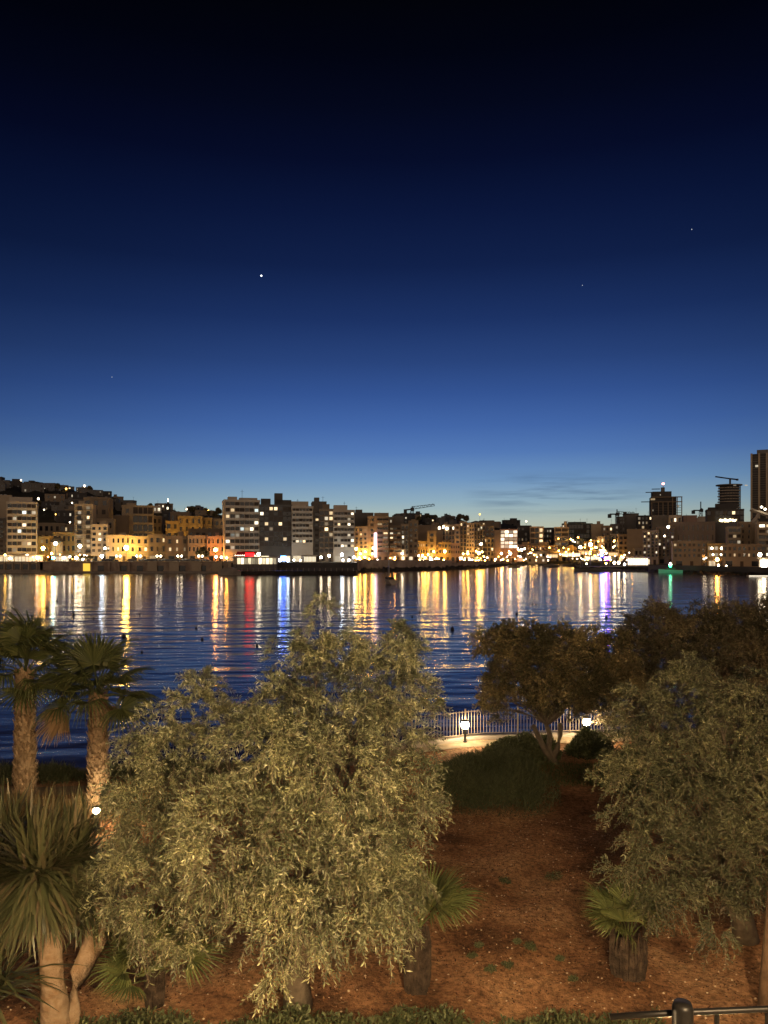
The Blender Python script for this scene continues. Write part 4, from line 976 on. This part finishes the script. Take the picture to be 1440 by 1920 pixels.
o = thing('street_lamp', (2.2, -2.5, 7.9), 'tall street lamp on the terrace behind the viewpoint', 'street lamp')  # unseen lamp added as fill for the ground and the middle trees
MB().tube([(0, 0, 0), (0, 0, 4.9)], .06, 8).tube([(0, 0, 4.9), (-.5, .4, 5.0)], .04, 6).build('pole', metal_dark, o)
MB().lathe([(.3, .13), (.2, .22), (.04, .28)], 12, (-.5, .4, 4.75)).build('shade', metal_dark, o)
MB().lathe([(.02, -.12), (.12, -.08), (.17, 0), (.12, .08), (.02, .12)], 12, (-.5, .4, 4.75)).build('globe', emat('near_lamp_tall', (1, .68, .36), 9500), o, True)

# --- big olive in the middle
def Dm(py): return float(np.interp(py, [1130, 1400, 1650, 1870], [13.4, 12.2, 10.9, 10.0]))
L1 = [(600, 1152, 24, 1.5), (588, 1195, 34, 1.2), (560, 1250, 58), (625, 1245, 50), (690, 1200, 26), (735, 1195, 34), (735, 1228, 52), (772, 1235, 34), (700, 1290, 82),
      (765, 1290, 40), (640, 1310, 95), (520, 1330, 62), (372, 1300, 26, 1.4), (352, 1330, 36), (400, 1345, 54), (460, 1340, 40), (290, 1385, 46), (262, 1405, 34), (330, 1410, 70), (248, 1475, 42),
      (500, 1430, 110), (620, 1430, 110), (735, 1390, 70), (775, 1440, 48), (762, 1495, 58), (796, 1488, 30), (728, 1580, 76), (270, 1500, 76), (215, 1600, 44), (240, 1660, 60), (300, 1590, 80), (300, 1695, 62), (345, 1745, 36),
      (255, 1740, 30), (420, 1560, 110), (400, 1680, 60), (560, 1600, 120), (660, 1560, 100), (560, 1705, 78), (506, 1755, 46), (503, 1822, 18), (660, 1695, 80), (728, 1665, 66), (695, 1755, 40), (628, 1745, 40), (762, 1705, 32), (792, 1640, 28),
      (815, 1325, 20)]
bl = blobs_px([(a[0], a[1], Dm(a[1])-(.9 if 330 < a[0] < 720 and 1380 < a[1] < 1800 and a[2] > 75 else 0)+.35*math.sin(a[0]*.07), a[2]*.93, a[3] if len(a) > 3 else 1) for a in L1])
bx, by = (560-720)/F*12.2, 12.2
o = thing('olive_tree', (0, 0, 0), 'large pale olive tree with hanging sprays filling the middle foreground', 'tree')
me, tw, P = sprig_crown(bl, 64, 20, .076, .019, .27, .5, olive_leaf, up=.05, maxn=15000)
ob('crown', me, o); limbs(o, (bx, by, gz(bx, by)), bl, .20, wood_grey, twigs=tw, ntwig=9, twr=.008)

# --- olive on the right
def Dr_(py): return float(np.interp(py, [1220, 1400, 1600, 1740], [15.5, 14.6, 13.2, 12.2]))
L2_ = [(1300, 1255, 30), (1345, 1275, 46), (1290, 1310, 60), (1410, 1300, 50), (1190, 1300, 26), (1220, 1345, 50), (1175, 1400, 50), (1270, 1400, 80), (1380, 1390, 84), (1470, 1380, 90), (1560, 1400, 100),
       (1200, 1470, 60), (1300, 1490, 90), (1420, 1490, 90), (1180, 1545, 36), (1230, 1570, 60), (1195, 1625, 42), (1250, 1650, 48), (1225, 1700, 26), (1300, 1620, 60), (1340, 1690, 40), (1370, 1600, 70), (1460, 1560, 90), (1345, 1730, 22), (1440, 1640, 40), (1520, 1520, 90)]
bl = blobs_px([(a[0], a[1], Dr_(a[1])+.3*math.sin(a[0]*.05)-(.5 if a[2] > 78 else 0), a[2]*.95) for a in L2_])
bx, by = (1400-720)/F*14.6, 14.6
o = thing('olive_tree', (0, 0, 0), 'dimmer olive tree reaching past the right edge with only its low left sprays bright', 'tree')
me, tw, P = sprig_crown(bl, 52, 20, .076, .019, .27, .5, olive_leaf_shaded, up=.15, maxn=12000)
ob('crown', me, o); limbs(o, (bx, by, gz(bx, by)), bl, .2, wood_grey, twigs=tw, ntwig=9, twr=.008)

# --- multi-stemmed tree by the railing
L3_ = [(925, 1212, 30), (960, 1198, 30), (1003, 1207, 38), (1055, 1212, 34), (1105, 1212, 30), (1150, 1225, 36), (965, 1232, 30), (1020, 1250, 52), (1085, 1258, 54), (1150, 1270, 42), (935, 1284, 28), (920, 1308, 17),
       (975, 1278, 30), (935, 1326, 15), (1030, 1295, 36), (1070, 1302, 38), (1120, 1292, 34)]
bl = blobs_px([(a[0], a[1], 29+.6*math.sin(a[0]*.06), a[2]) for a in L3_])
o = thing('spreading_tree', (0, 0, 0), 'dark spreading tree with several pale stems beside the iron railing', 'tree')
me, tw, P = sprig_crown(bl, 60, 14, .10, .055, .32, .25, dark_leaf, up=.15, maxn=15000)
ob('crown', me, o); bx, by = gp(1038, 1432)
limbs(o, (bx, by, gz(bx, by)), bl, .2, wood_grey, twigs=None, ntwig=6, twr=.02, multi=3)
# --- brownish trees behind on the right
for Lx, lb, dd, bxp in (([(1205, 1185, 34), (1240, 1170, 38), (1190, 1215, 40), (1230, 1230, 60), (1180, 1265, 50), (1240, 1290, 60), (1270, 1200, 40), (1170, 1310, 50)], 'dark brownish bushy tree left of the pair behind the right olive', 31.5, 1230),
                        ([(1300, 1180, 36), (1340, 1168, 34), (1385, 1165, 38), (1430, 1170, 42), (1320, 1220, 56), (1390, 1225, 60), (1460, 1200, 60), (1350, 1280, 70), (1440, 1290, 80), (1510, 1230, 70)], 'brown feathery tree at the right edge behind the right olive', 30, 1380)):
    bl = blobs_px([(a[0], a[1], dd+.7*math.sin(a[0]*.05), a[2]) for a in Lx])
    o = thing('feathery_tree', (0, 0, 0), lb, 'tree')
    me, tw, P = sprig_crown(bl, 42, 14, .11, .045, .4, .2, brown_leaf, up=.25, maxn=13000)
    ob('crown', me, o); bx = (bxp-720)/F*dd; limbs(o, (bx, dd, gz(bx, dd)), bl, .2, wood_brown, ntwig=12, twr=.02, multi=2)

# round street tree on the left quay and dark trees on the ridge
def far_tree(px, py, D, r, label, grp=None, name='street_tree', seed=0):
    p = at(px, py, D); zg = tz(px, D)-.2; rw = r/F*D
    o = thing(name, (p.x, p.y, zg), label, 'tree', grp)
    if name not in FT:
        bl = [(np.array([0., 0, 0]), np.array([.7]*3)), (np.array([.45, 0, -.1]), np.array([.5]*3)), (np.array([-.45, .1, -.05]), np.array([.5]*3)), (np.array([.1, -.2, .4]), np.array([.5]*3))]
        n = 900; Ps = np.concatenate([c+unit(rng.normal(size=(n, 3)))*r_*(.6+.4*rng.random((n, 1))) for c, r_ in bl]); Dd = unit(rng.normal(size=Ps.shape))
        FT[name] = (npmesh('crown', leaf_quads(Ps, Dd, .16+.1*rng.random(len(Ps)), np.full(len(Ps), .12)), 4, dark_leaf), MB().tube([(0, 0, 0), (.03, 0, .5), (0, 0, 1)], [.09, .07, .05], 6).mesh('trunk', wood_brown))
    ob('crown', FT[name][0], o, (0, 0, p.z-zg), (0, 0, random.random()*6), (rw, rw, rw)); ob('trunk', FT[name][1], o, (0, 0, 0), scale=(rw, rw, max(p.z-zg, 1)))
FT = {}
far_tree(380, 1037, 331, 13, 'round dark street tree on the left quay road')
for i in range(9): far_tree(136+i*4.6+random.uniform(-1, 1), 1045, 331, 4, 'small dark street tree among the lights below the narrow tower', 'small street trees on the left promenade')
for i in range(12): far_tree(668+i*21+random.uniform(-6, 6), 1049, Dc(668+i*21)+6, 3.2, 'small dark tree along the middle promenade', 'small trees along the middle promenade')
for i in range(60):
    px = random.choice([random.uniform(-80, 230), random.uniform(280, 420), random.uniform(760, 1060), random.uniform(280, 1440)]); D = random.uniform(600, 790)
    far_tree(px, HZ-(tz(px, D)+random.uniform(2.5, 4)-EYE)*F/D, D, random.uniform(4, 8), 'dark tree crown on the ridge above the town', 'trees on the ridge', 'ridge_tree')

# ------------------------------------------------------------------ fan palms
def frond_mesh(mat_, R_=.85, pet=.75, n=34, droop=.35, arc=250, name='frond', fold=.25):
    q = MB(); q.tube([(0, 0, 0), (pet*.5, 0, .05), (pet, 0, 0)], [.022, .016, .012], 4)
    for i in range(n):
        a = R(-arc/2+arc*i/(n-1)); l = R_*(1-.28*(abs(a)/R(arc/2))**2)*random.uniform(.93, 1.05)
        d = Vector((math.cos(a), math.sin(a), 0)); sd = Vector((-math.sin(a), math.cos(a), 0)); c = Vector((pet, 0, 0))
        base = len(q.v); zf = fold*abs(math.sin(a))
        for t, w_ in ((.03, .006), (.5, .026), (.8, .016), (1, .002)):
            z = zf*t*l-droop*max(0, t-.45)**2*2.2*random.uniform(.7, 1.3); p = c+d*l*t+Vector((0, 0, z)); w2 = w_*R_/.85
            q.v += [tuple(p-sd*w2), tuple(p+Vector((0, 0, -w2*.6))), tuple(p+sd*w2)]
        for k_ in range(3):
            for j in range(2): a_ = base+k_*3+j; q.f.append((a_, a_+1, a_+4, a_+3))
    return q.mesh(name, mat_)
green_fan = pmat('fan_leaf_green', (.07, .085, .03), .45, island=[(.06, .075, .025), (.11, .13, .045), (.16, .17, .065)], transl=.2)
dry_fan = pmat('fan_leaf_dry', (.30, .20, .10), .8, island=[(.20, .13, .06), (.34, .22, .11), (.42, .28, .15)], transl=.2)
fg = [frond_mesh(green_fan, droop=.25+.3*i, arc=215, n=30) for i in range(3)]; fdry = frond_mesh(dry_fan, droop=.55, arc=130)
boot = pmat('palm_boot', (.34, .24, .14), .85, island=[(.20, .13, .07), (.34, .24, .14), (.46, .33, .20)])
def palm_trunk(o, h, r0, r1, nb, blen=.16):
    s = MB(); s.tube([(0, 0, -.1), (0, 0, h*.5), (0, 0, h)], [r0*.82, (r0+r1)*.42, r1*.8], 12)
    for i in range(nb):
        t = i/nb; z = h*t; a = i*2.39996; r = (r0*(1-t)+r1*t)*.8; c_, s_ = math.cos(a), math.sin(a); tx, ty = -s_, c_
        w_ = .055*random.uniform(.8, 1.2); L = blen*random.uniform(.7, 1.3); k = len(s.v); out = .11*random.uniform(.5, 1.5)
        P_ = lambda u, rr, zz: (c_*rr+tx*u, s_*rr+ty*u, zz)
        s.v += [P_(-w_, r-.02, z-.05), P_(w_, r-.02, z-.05), P_(w_*.7, r+out, z+L*.7), P_(-w_*.7, r+out, z+L*.7), P_(0, r+out*.4, z+L), P_(0, r+out*.5, z-.03)]
        s.f += [(k, k+5, k+3), (k+5, k+1, k+2), (k+5, k+2, k+3), (k+3, k+2, k+4)]
    s.build('trunk', boot, o)
def palm(px, pyb, crown_y, D, label, nf, r0, size, ndry, elmin=-35, grp=None, tilt=0, Zb=None):
    X = (px-720)/F*D; z0 = gz(X, D) if Zb is None else Zb
    o = thing('fan_palm', (X, D, z0), label, 'palm', grp); h = at(0, crown_y, D).z-z0
    palm_trunk(o, h, r0, r0*.72, int(190*h*r0/.3), .22)
    for i in range(nf):
        t = i/nf; el = R(82-(82-elmin)*t**.85+random.uniform(-6, 6)); az = i*2.39996+random.uniform(-.3, .3)
        dry = i >= nf-ndry
        me = fdry if dry else random.choice(fg)
        f = ob('frond', me, o, (0, 0, h-.05+.1*(1-t))); s_ = size*random.uniform(.88, 1.1); f.scale = (s_,)*3
        f.rotation_mode = 'QUATERNION'
        f.rotation_quaternion = (Matrix.Rotation(az, 3, 'Z') @ Matrix.Rotation(-el, 3, 'Y') @ Matrix.Rotation(random.uniform(-.5, .5), 3, 'X')).to_quaternion()
    return o
palm(47, 1490, 1262, 23.8, 'taller left fan palm with rough lit trunk at the left edge', 25, .31, 1.3, 0, -25)
palm(184, 1480, 1306, 23.0, 'shorter fan palm with drooping straw-coloured fronds right of the taller palm', 21, .28, 1.25, 2, -30)
def dwarf(px, D, crown_y, label, nf, size, azc, spread, r=.34):
    X = (px-720)/F*D; z0 = gz(X, D); o = thing('dwarf_fan_palm', (X, D, z0), label, 'palm'); h = at(0, crown_y, D).z-z0
    s = MB(); n = 16
    bark = pmat('dark_fibrous_bark', (.085, .06, .042), .95, (.025, .017, .012), 7, .05, 14)
    s.lathe([(r*1.05, -.1), (r*1.1, .1), (r*1.15, h*.4), (r*1.05, h*.7), (r*.6, h*.88), (r*.2, h)], n)
    for i in range(110):
        a = random.random()*6.28; z = random.uniform(-.05, .75)*h; s.tube([(math.cos(a)*r*1.12, math.sin(a)*r*1.12, z), (math.cos(a)*r*1.24, math.sin(a)*r*1.24, z+.2), (math.cos(a)*r*1.13, math.sin(a)*r*1.13, z+.45)], [.03, .035, .012], 4)
    for i in range(70):
        a = random.random()*6.28; q_ = random.uniform(.6, 1.15); s.tube([(math.cos(a)*r*.2, math.sin(a)*r*.2, h-.02), (math.cos(a)*r*.8*q_, math.sin(a)*r*.8*q_, h*.97), (math.cos(a)*r*1.25*q_, math.sin(a)*r*1.25*q_, h*random.uniform(.6, .85))], [.02, .022, .008], 4)
    s.build('trunk', bark, o, False)
    for i in range(nf):
        az = azc+spread*(i/(nf-1)-.5)+random.uniform(-.15, .15); el = R(random.uniform(18, 62))
        f = ob('frond', random.choice(fg[:2]), o, (0, 0, h-.04)); s_ = size*random.uniform(.85, 1.1); f.scale = (s_,)*3
        f.rotation_mode = 'QUATERNION'; f.rotation_quaternion = (Matrix.Rotation(az, 3, 'Z') @ Matrix.Rotation(-el, 3, 'Y') @ Matrix.Rotation(random.uniform(-.6, .6), 3, 'X')).to_quaternion()
    return o
dwarf(1178, 13.2, 1762, 'stumpy dwarf fan palm with ribbed dark trunk on the bare red soil', 10, .74, 2.1, 4.2, .235)
dwarf(782, 12.9, 1740, 'dwarf fan palm half hidden behind the right side of the big olive', 9, .8, .7, 3.0, .17)
dwarf(290, 12.4, 1835, 'dark dwarf fan palm in the shade below the left of the big olive', 10, .75, 1.6, 5, .11)

# ------------------------------------------------------------------ yucca
yuc = pmat('yucca_leaf', (.07, .08, .035), .4, island=[(.035, .04, .018), (.06, .066, .03), (.10, .10, .05), (.11, .085, .05)], transl=.12)
bark_y = pmat('yucca_bark', (.27, .20, .135), .9, (.20, .13, .075), 7, .06, 9)
def strap_rosette(s, c, n, L, droopk, elrange):
    c = Vector(c)
    for i in range(n):
        az = random.random()*6.283; el = R(random.uniform(*elrange)); l = L*random.uniform(.75, 1.12)
        d = Vector((math.cos(az)*math.cos(el), math.sin(az)*math.cos(el), math.sin(el))); sd = Vector((-math.sin(az), math.cos(az), 0)); base = len(s.v)
        st_ = c+Vector((random.gauss(0, .07), random.gauss(0, .07), random.uniform(-.2, .15))); sw = Vector(rng.normal(size=3))*.09*l
        for t, w_ in ((0, .016), (.3, .025), (.6, .021), (.85, .012), (1, .002)):
            g = max(0, 1-math.sin(max(el, 0)))*droopk*t*t*l
            p = st_+d*l*t+sw*t*t+Vector((0, 0, -g)); s.v += [tuple(p-sd*w_), tuple(p+sd*w_)]
        for k_ in range(4): a_ = base+k_*2; s.f.append((a_, a_+1, a_+3, a_+2))
o = thing('yucca', (0, 0, 0), 'big yucca with two smooth trunks and a shaggy sword-leaved head at the left edge', 'yucca')
bX, bY = gp(108, 1925); bz = gz(bX, bY)
bY = 11.4; bX = (108-720)/F*bY; bz = gz(bX, bY)
def wp(px, py, D): return at(px, py, D)
MB().tube([(bX, bY, bz-.2), (bX, bY, bz+.15), wp(98, 1840, 11.3), wp(94, 1770, 11.3), wp(88, 1680, 11.3), wp(82, 1640, 11.3)], [.24, .24, .165, .17, .15, .12], 14).build('trunk', bark_y, o, True)
MB().tube([(bX+.05, bY+.02, bz-.1), wp(130, 1890, 11.5), wp(150, 1825, 11.6), wp(180, 1760, 11.7), wp(182, 1700, 11.9)], [.2, .17, .15, .17, .14], 14).build('trunk', bark_y, o, True)
for c, n, L in ((wp(72, 1632, 11.1), 640, .92), (wp(132, 1612, 11.6), 480, .88), (wp(-25, 1640, 11.5), 480, .95), (wp(172, 1672, 12), 220, .7), (wp(20, 1575, 11.9), 200, .85)):
    s = MB(); strap_rosette(s, c, n, L, .28, (-38, 88)); strap_rosette(s, c-Vector((0, 0, .12)), n//2, L*.78, .3, (-58, 5)); s.build('leaf_head', yuc, o)
o = thing('strappy_plant', (0, 0, 0), 'dim grassy clump of arching straps low at the left edge under the yucca', 'plant')
s = MB(); strap_rosette(s, wp(-12, 1850, 10.9), 160, 1.1, .8, (5, 80)); s.build('foliage', yuc, o)

# ------------------------------------------------------------------ shrubs and ground cover
shrub_leaf = pmat('dark_shrub_leaf', (.03, .04, .018), .6, island=[(.045, .055, .025), (.08, .095, .042), (.14, .145, .07)], transl=.15)
grass_m = pmat('grass_blade', (.06, .08, .025), .6, island=[(.035, .05, .015), (.07, .09, .03), (.12, .12, .05)], transl=.2)
straw_m = pmat('straw_blade', (.25, .18, .09), .8, island=[(.16, .11, .05), (.28, .2, .09), (.36, .27, .13), (.12, .12, .05)], transl=.2)
def upright(n, fx, L, W_, mat_, name, jit=.35):
    P = np.array([fx() for _ in range(n)]); D_ = unit(np.stack([rng.normal(size=n)*jit, rng.normal(size=n)*jit, np.ones(n)], 1))
    return npmesh(name, leaf_quads(P, D_, L*(.5+.7*rng.random(n)+1.0*(rng.random(n) > .9)), np.full(n, W_)), 4, mat_)
def mound(px0, px1, D0, D1, H, n, label, mt, L=.2, W_=.03, jit=.45, name='shrub'):
    """low rounded bush: an ellipse on the ground, blades standing on a lumpy dome"""
    Dm_ = (D0+D1)/2; X0, X1 = (px0-720)/F*Dm_, (px1-720)/F*Dm_; cx = (X0+X1)/2; rx = (X1-X0)/2; ry = (D1-D0)/2
    subs = [(0, 0, 1, .7)]+[(math.cos(q*.9)*random.uniform(.35, .62), math.sin(q*.9)*random.uniform(.35, .62), random.uniform(.34, .5), random.uniform(.75, 1.25)) for q in range(9)]
    def f():
        sx, sy, sr, sh = random.choice(subs)
        a = random.random()*6.283; r = math.sqrt(random.random()); x, y = cx+rx*(sx+sr*r*math.cos(a)), Dm_+ry*(sy+sr*r*math.sin(a))
        lump = .72+.16*math.sin(x*2.1+y*1.3)+.16*math.sin(x*4.9-y*3.1)*math.cos(y*2.3-x)+.10*random.gauss(0, 1)
        return (x, y, gz(x, y)+H*sh*math.sqrt(max(0, 1-r*r))*lump*random.choice([1, 1, 1, random.random()])-.04)
    o = thing(name, (cx, Dm_, gz(cx, Dm_)), label, 'shrub'); c_ = ob('foliage', upright(n, f, L, W_, mt, 'foliage', jit), o, (-cx, -Dm_, -gz(cx, Dm_)))
    s = MB()
    for i in range(14):
        a = i*.9; s.tube([(0, 0, 0), (rx*.6*math.cos(a), ry*.6*math.sin(a), H*.7)], [.02, .006], 4)
    s.build('stem', wood_brown, o)
mound(790, 1045, 22.6, 29.2, .75, 52000, 'dense dark rosemary mound left of the multi-stemmed tree', shrub_leaf, .17, .022, .7)
mound(900, 1050, 28.3, 31.2, .75, 14000, 'upper dark shrub between the rosemary mound and the railing path', shrub_leaf, .12, .06, 1)
mound(1060, 1150, 29.2, 31.4, .8, 9000, 'broad-leaved dark bush right of the multi-stemmed tree', shrub_leaf, .14, .07, 1)
mound(-40, 160, 26.0, 27.8, .45, 7000, 'dark low scrub at the sea edge behind the palms', shrub_leaf, .2, .03, .6)
mound(150, 520, 26.0, 27.9, .6, 9000, 'dark scrub behind the big olive at the sea edge', shrub_leaf, .2, .03, .6)
mound(1120, 1300, 24, 28, 1.2, 9000, 'tall dim shrub hidden behind the left flank of the right olive', shrub_leaf, .2, .05, 1)
mound(1290, 1500, 24, 28, 1.4, 9000, 'broad dim shrub hidden behind the middle of the right olive', shrub_leaf, .2, .05, 1)
def scatter(x0, x1, y0, y1):
    def f():
        x = random.uniform(x0, x1); y = random.uniform(y0, y1); return (x, y, gz(x, y)-.01)
    return f
tag(ob('grass', upright(4500, scatter(5, 9.6, 26.0, 28.8), .16, .02, grass_m, 'grass')), 'short green grass at the foot of the multi-stemmed tree', 'grass', kind='stuff')
tag(ob('dry_grass', upright(9000, lambda: (lambda x: (x, random.gauss(23.2, .35), gz(x, 23.2)))(random.uniform(-14, -6.5)), .42, .022, straw_m, 'dry_grass', .25)), 'straw coloured grass fringe lit along the left path', 'grass', kind='stuff')
# ground cover strip at the bottom of the picture
def gc():
    x = random.uniform(-5.2, 4.2); ye = 11.75+.12*math.sin(x*3.1)+.08*math.sin(x*7.7); y = random.uniform(9.6, ye); return (x, y, gz(x, y)+random.uniform(0, .22))
P = np.array([gc() for _ in range(42000)]); D_ = unit(rng.normal(size=P.shape)+np.array([0, 0, .9]))
tag(ob('ground_cover', npmesh('ground_cover', leaf_quads(P, D_, .055+.05*rng.random(len(P)), .028+.02*rng.random(len(P))), 4, shrub_leaf)), 'low dark green ground cover along the bottom of the picture', 'ground cover', kind='stuff')
# litter: fallen leaves and pale stones on the soil
litm = pmat('fallen_leaf', (.25, .12, .05), .8, island=[(.05, .02, .01), (.12, .05, .02), (.24, .11, .045), (.07, .03, .014), (.34, .19, .09)])
n = 34000; x = rng.uniform(-7, 11, n); y = 11.5+rng.random(n)**.8*13.5
P = np.stack([x, y, [gz(a, c)+.012 for a, c in zip(x, y)]], 1); D_ = unit(rng.normal(size=(n, 3))*np.array([1, 1, .35])); nn = unit(rng.normal(size=(n, 3))*.35+np.array([0, 0, 1]))
tag(ob('leaf_litter', npmesh('leaf_litter', leaf_quads(P, D_, .03+.05*rng.random(n), .02+.02*rng.random(n), nn), 4, litm)), 'fallen leaves and twigs strewn over the red soil', 'leaf litter', kind='stuff')
n = 5200; x = rng.uniform(-7, 11, n); y = 11.8+rng.random(n)**.8*12; P = np.stack([x, y, [gz(a, c)+.02 for a, c in zip(x, y)]], 1)
D_ = unit(rng.normal(size=(n, 3))*np.array([1, 1, .12])); nn = unit(rng.normal(size=(n, 3))*.2+np.array([0, 0, 1]))
tag(ob('twig_litter', npmesh('twig_litter', leaf_quads(P, D_, .08+.22*rng.random(n)**2, .008+.008*rng.random(n), nn), 4, pmat('dry_stalk', (.3, .18, .09), .85, island=[(.10, .06, .03), (.30, .19, .10), (.44, .31, .18)]))), 'thin dry stalks and twigs lying on the red soil', 'twig litter', kind='stuff')
s = MB(); stn = pmat('pale_stone', (.60, .48, .34), .85)
for i in range(1300):
    x, y = random.uniform(-6, 9), random.uniform(11.8, 23); r = random.uniform(.008, .026); z = gz(x, y)+r*.4; k = len(s.v)
    s.v += [(x+r, y, z), (x, y+r*.8, z), (x-r, y, z), (x, y-r*.9, z), (x, y, z+r*.7), (x, y, z-r)]; s.f += [(k+a, k+(a+1) % 4, k+4) for a in range(4)]+[(k+(a+1) % 4, k+a, k+5) for a in range(4)]
tag(s.build('pebbles', stn), 'pale pebbles scattered over the red soil', 'pebbles', kind='stuff')
# small weeds on the soil
for px, py, r in ((947, 1655, .2), (1038, 1648, .3), (898, 1775, .12), (995, 1778, .16), (885, 1795, .12), (920, 1820, .14), (952, 1812, .13), (1075, 1838, .10), (970, 1768, .1), (1050, 1800, .1)):
    X, Y = gp(px, py); n = 300
    P = np.array([(X+r*.7*math.sqrt(u)*math.cos(a), Y+r*.7*math.sqrt(u)*math.sin(a), 0) for u, a in ((random.random(), random.random()*6.283) for _ in range(n))]); P[:, 2] = [gz(a, c) for a, c, _ in P]+rng.random(n)*r*.4
    tag(ob('weed', npmesh('weed', leaf_quads(P, unit(rng.normal(size=(n, 3))+np.array([0, 0, .6])), np.full(n, .05), np.full(n, .018)), 4, shrub_leaf)), 'small dark weed tuft on the bare red soil', 'weed', 'weed tufts on the red soil')
# trunk at the right edge
o = thing('bare_trunk', (0, 0, 0), 'bare brown tree trunk cut by the right edge low in the photo', 'tree')
MB().tube([wp(1436, 1893, 12.0), wp(1442, 1800, 12.0), wp(1450, 1690, 12.1), wp(1462, 1560, 12.3)], [.13, .11, .1, .09], 10).build('trunk', wood_brown, o, True)

# ------------------------------------------------------------------ terrace under the camera, with its black railing
o = thing('terrace', (0, 0, 0), 'stone terrace under the viewpoint', 'terrace')
MB().quadbox(-12, 12, -10, 2.05, 7.6, 7.9).build('slab', concrete, o); MB().quadbox(-12, 12, 1.5, 1.9, 2.5, 7.59).build('retaining_wall', quaystone, o)
o = thing('terrace_railing', (0, 0, 0), 'black metal railing with a round post at the bottom right corner', 'railing')
Dp = 1.95; px_ = at(1280, 0, Dp).x
def zr(X): return at(0, 1916-(X-px_)*1440/Dp*.055, Dp).z
for i in range(-4, 5):
    X = px_+i*1.6 if i else px_
    if i < 0: continue
    MB().lathe([(.026, 7.9), (.026, at(0, 1880, Dp).z-.012), (.0215, at(0, 1880, Dp).z)], 20, (X, Dp, 0)).build('post', metal_black, o, True)
MB().tube([(at(1150, 0, Dp).x, Dp+.03, at(0, 1920, Dp).z), (px_, Dp+.03, at(0, 1912, Dp).z), (at(1500, 0, Dp).x, Dp+.03, at(0, 1903, Dp).z), (px_+6, Dp+.03, at(0, 1903, Dp).z-.01)], .008, 10).build('rail', metal_black, o, True)
for i in range(8): MB().tube([(px_+.1+i*.13, Dp+.03, 7.9), (px_+.1+i*.13, Dp+.03, at(0, 1915, Dp).z)], .006, 6).build('bar', metal_black, o)

# bright star
o = tag(MB().lathe([(.5, -11), (9, -4), (11, 0), (9, 4), (.5, 11)], 8).build('star', emat('star_light', (.9, .95, 1), 3.5, 'NONE'), None, True, at(490, 517, 9000)), 'single bright star in the dark blue sky', 'star')

for px, py, r_, lb in ((1297, 430, 6, 'faint star high on the right of the sky'), (1092, 535, 5, 'very faint star right of the middle of the sky'), (210, 707, 5, 'very faint star low on the left of the sky')):
    tag(MB().lathe([(.5, -r_), (r_, 0), (.5, r_)], 8).build('star', emat('faint_star_light', (.8, .9, 1), .7, 'NONE'), None, True, at(px, py, 9000)), lb, 'star')
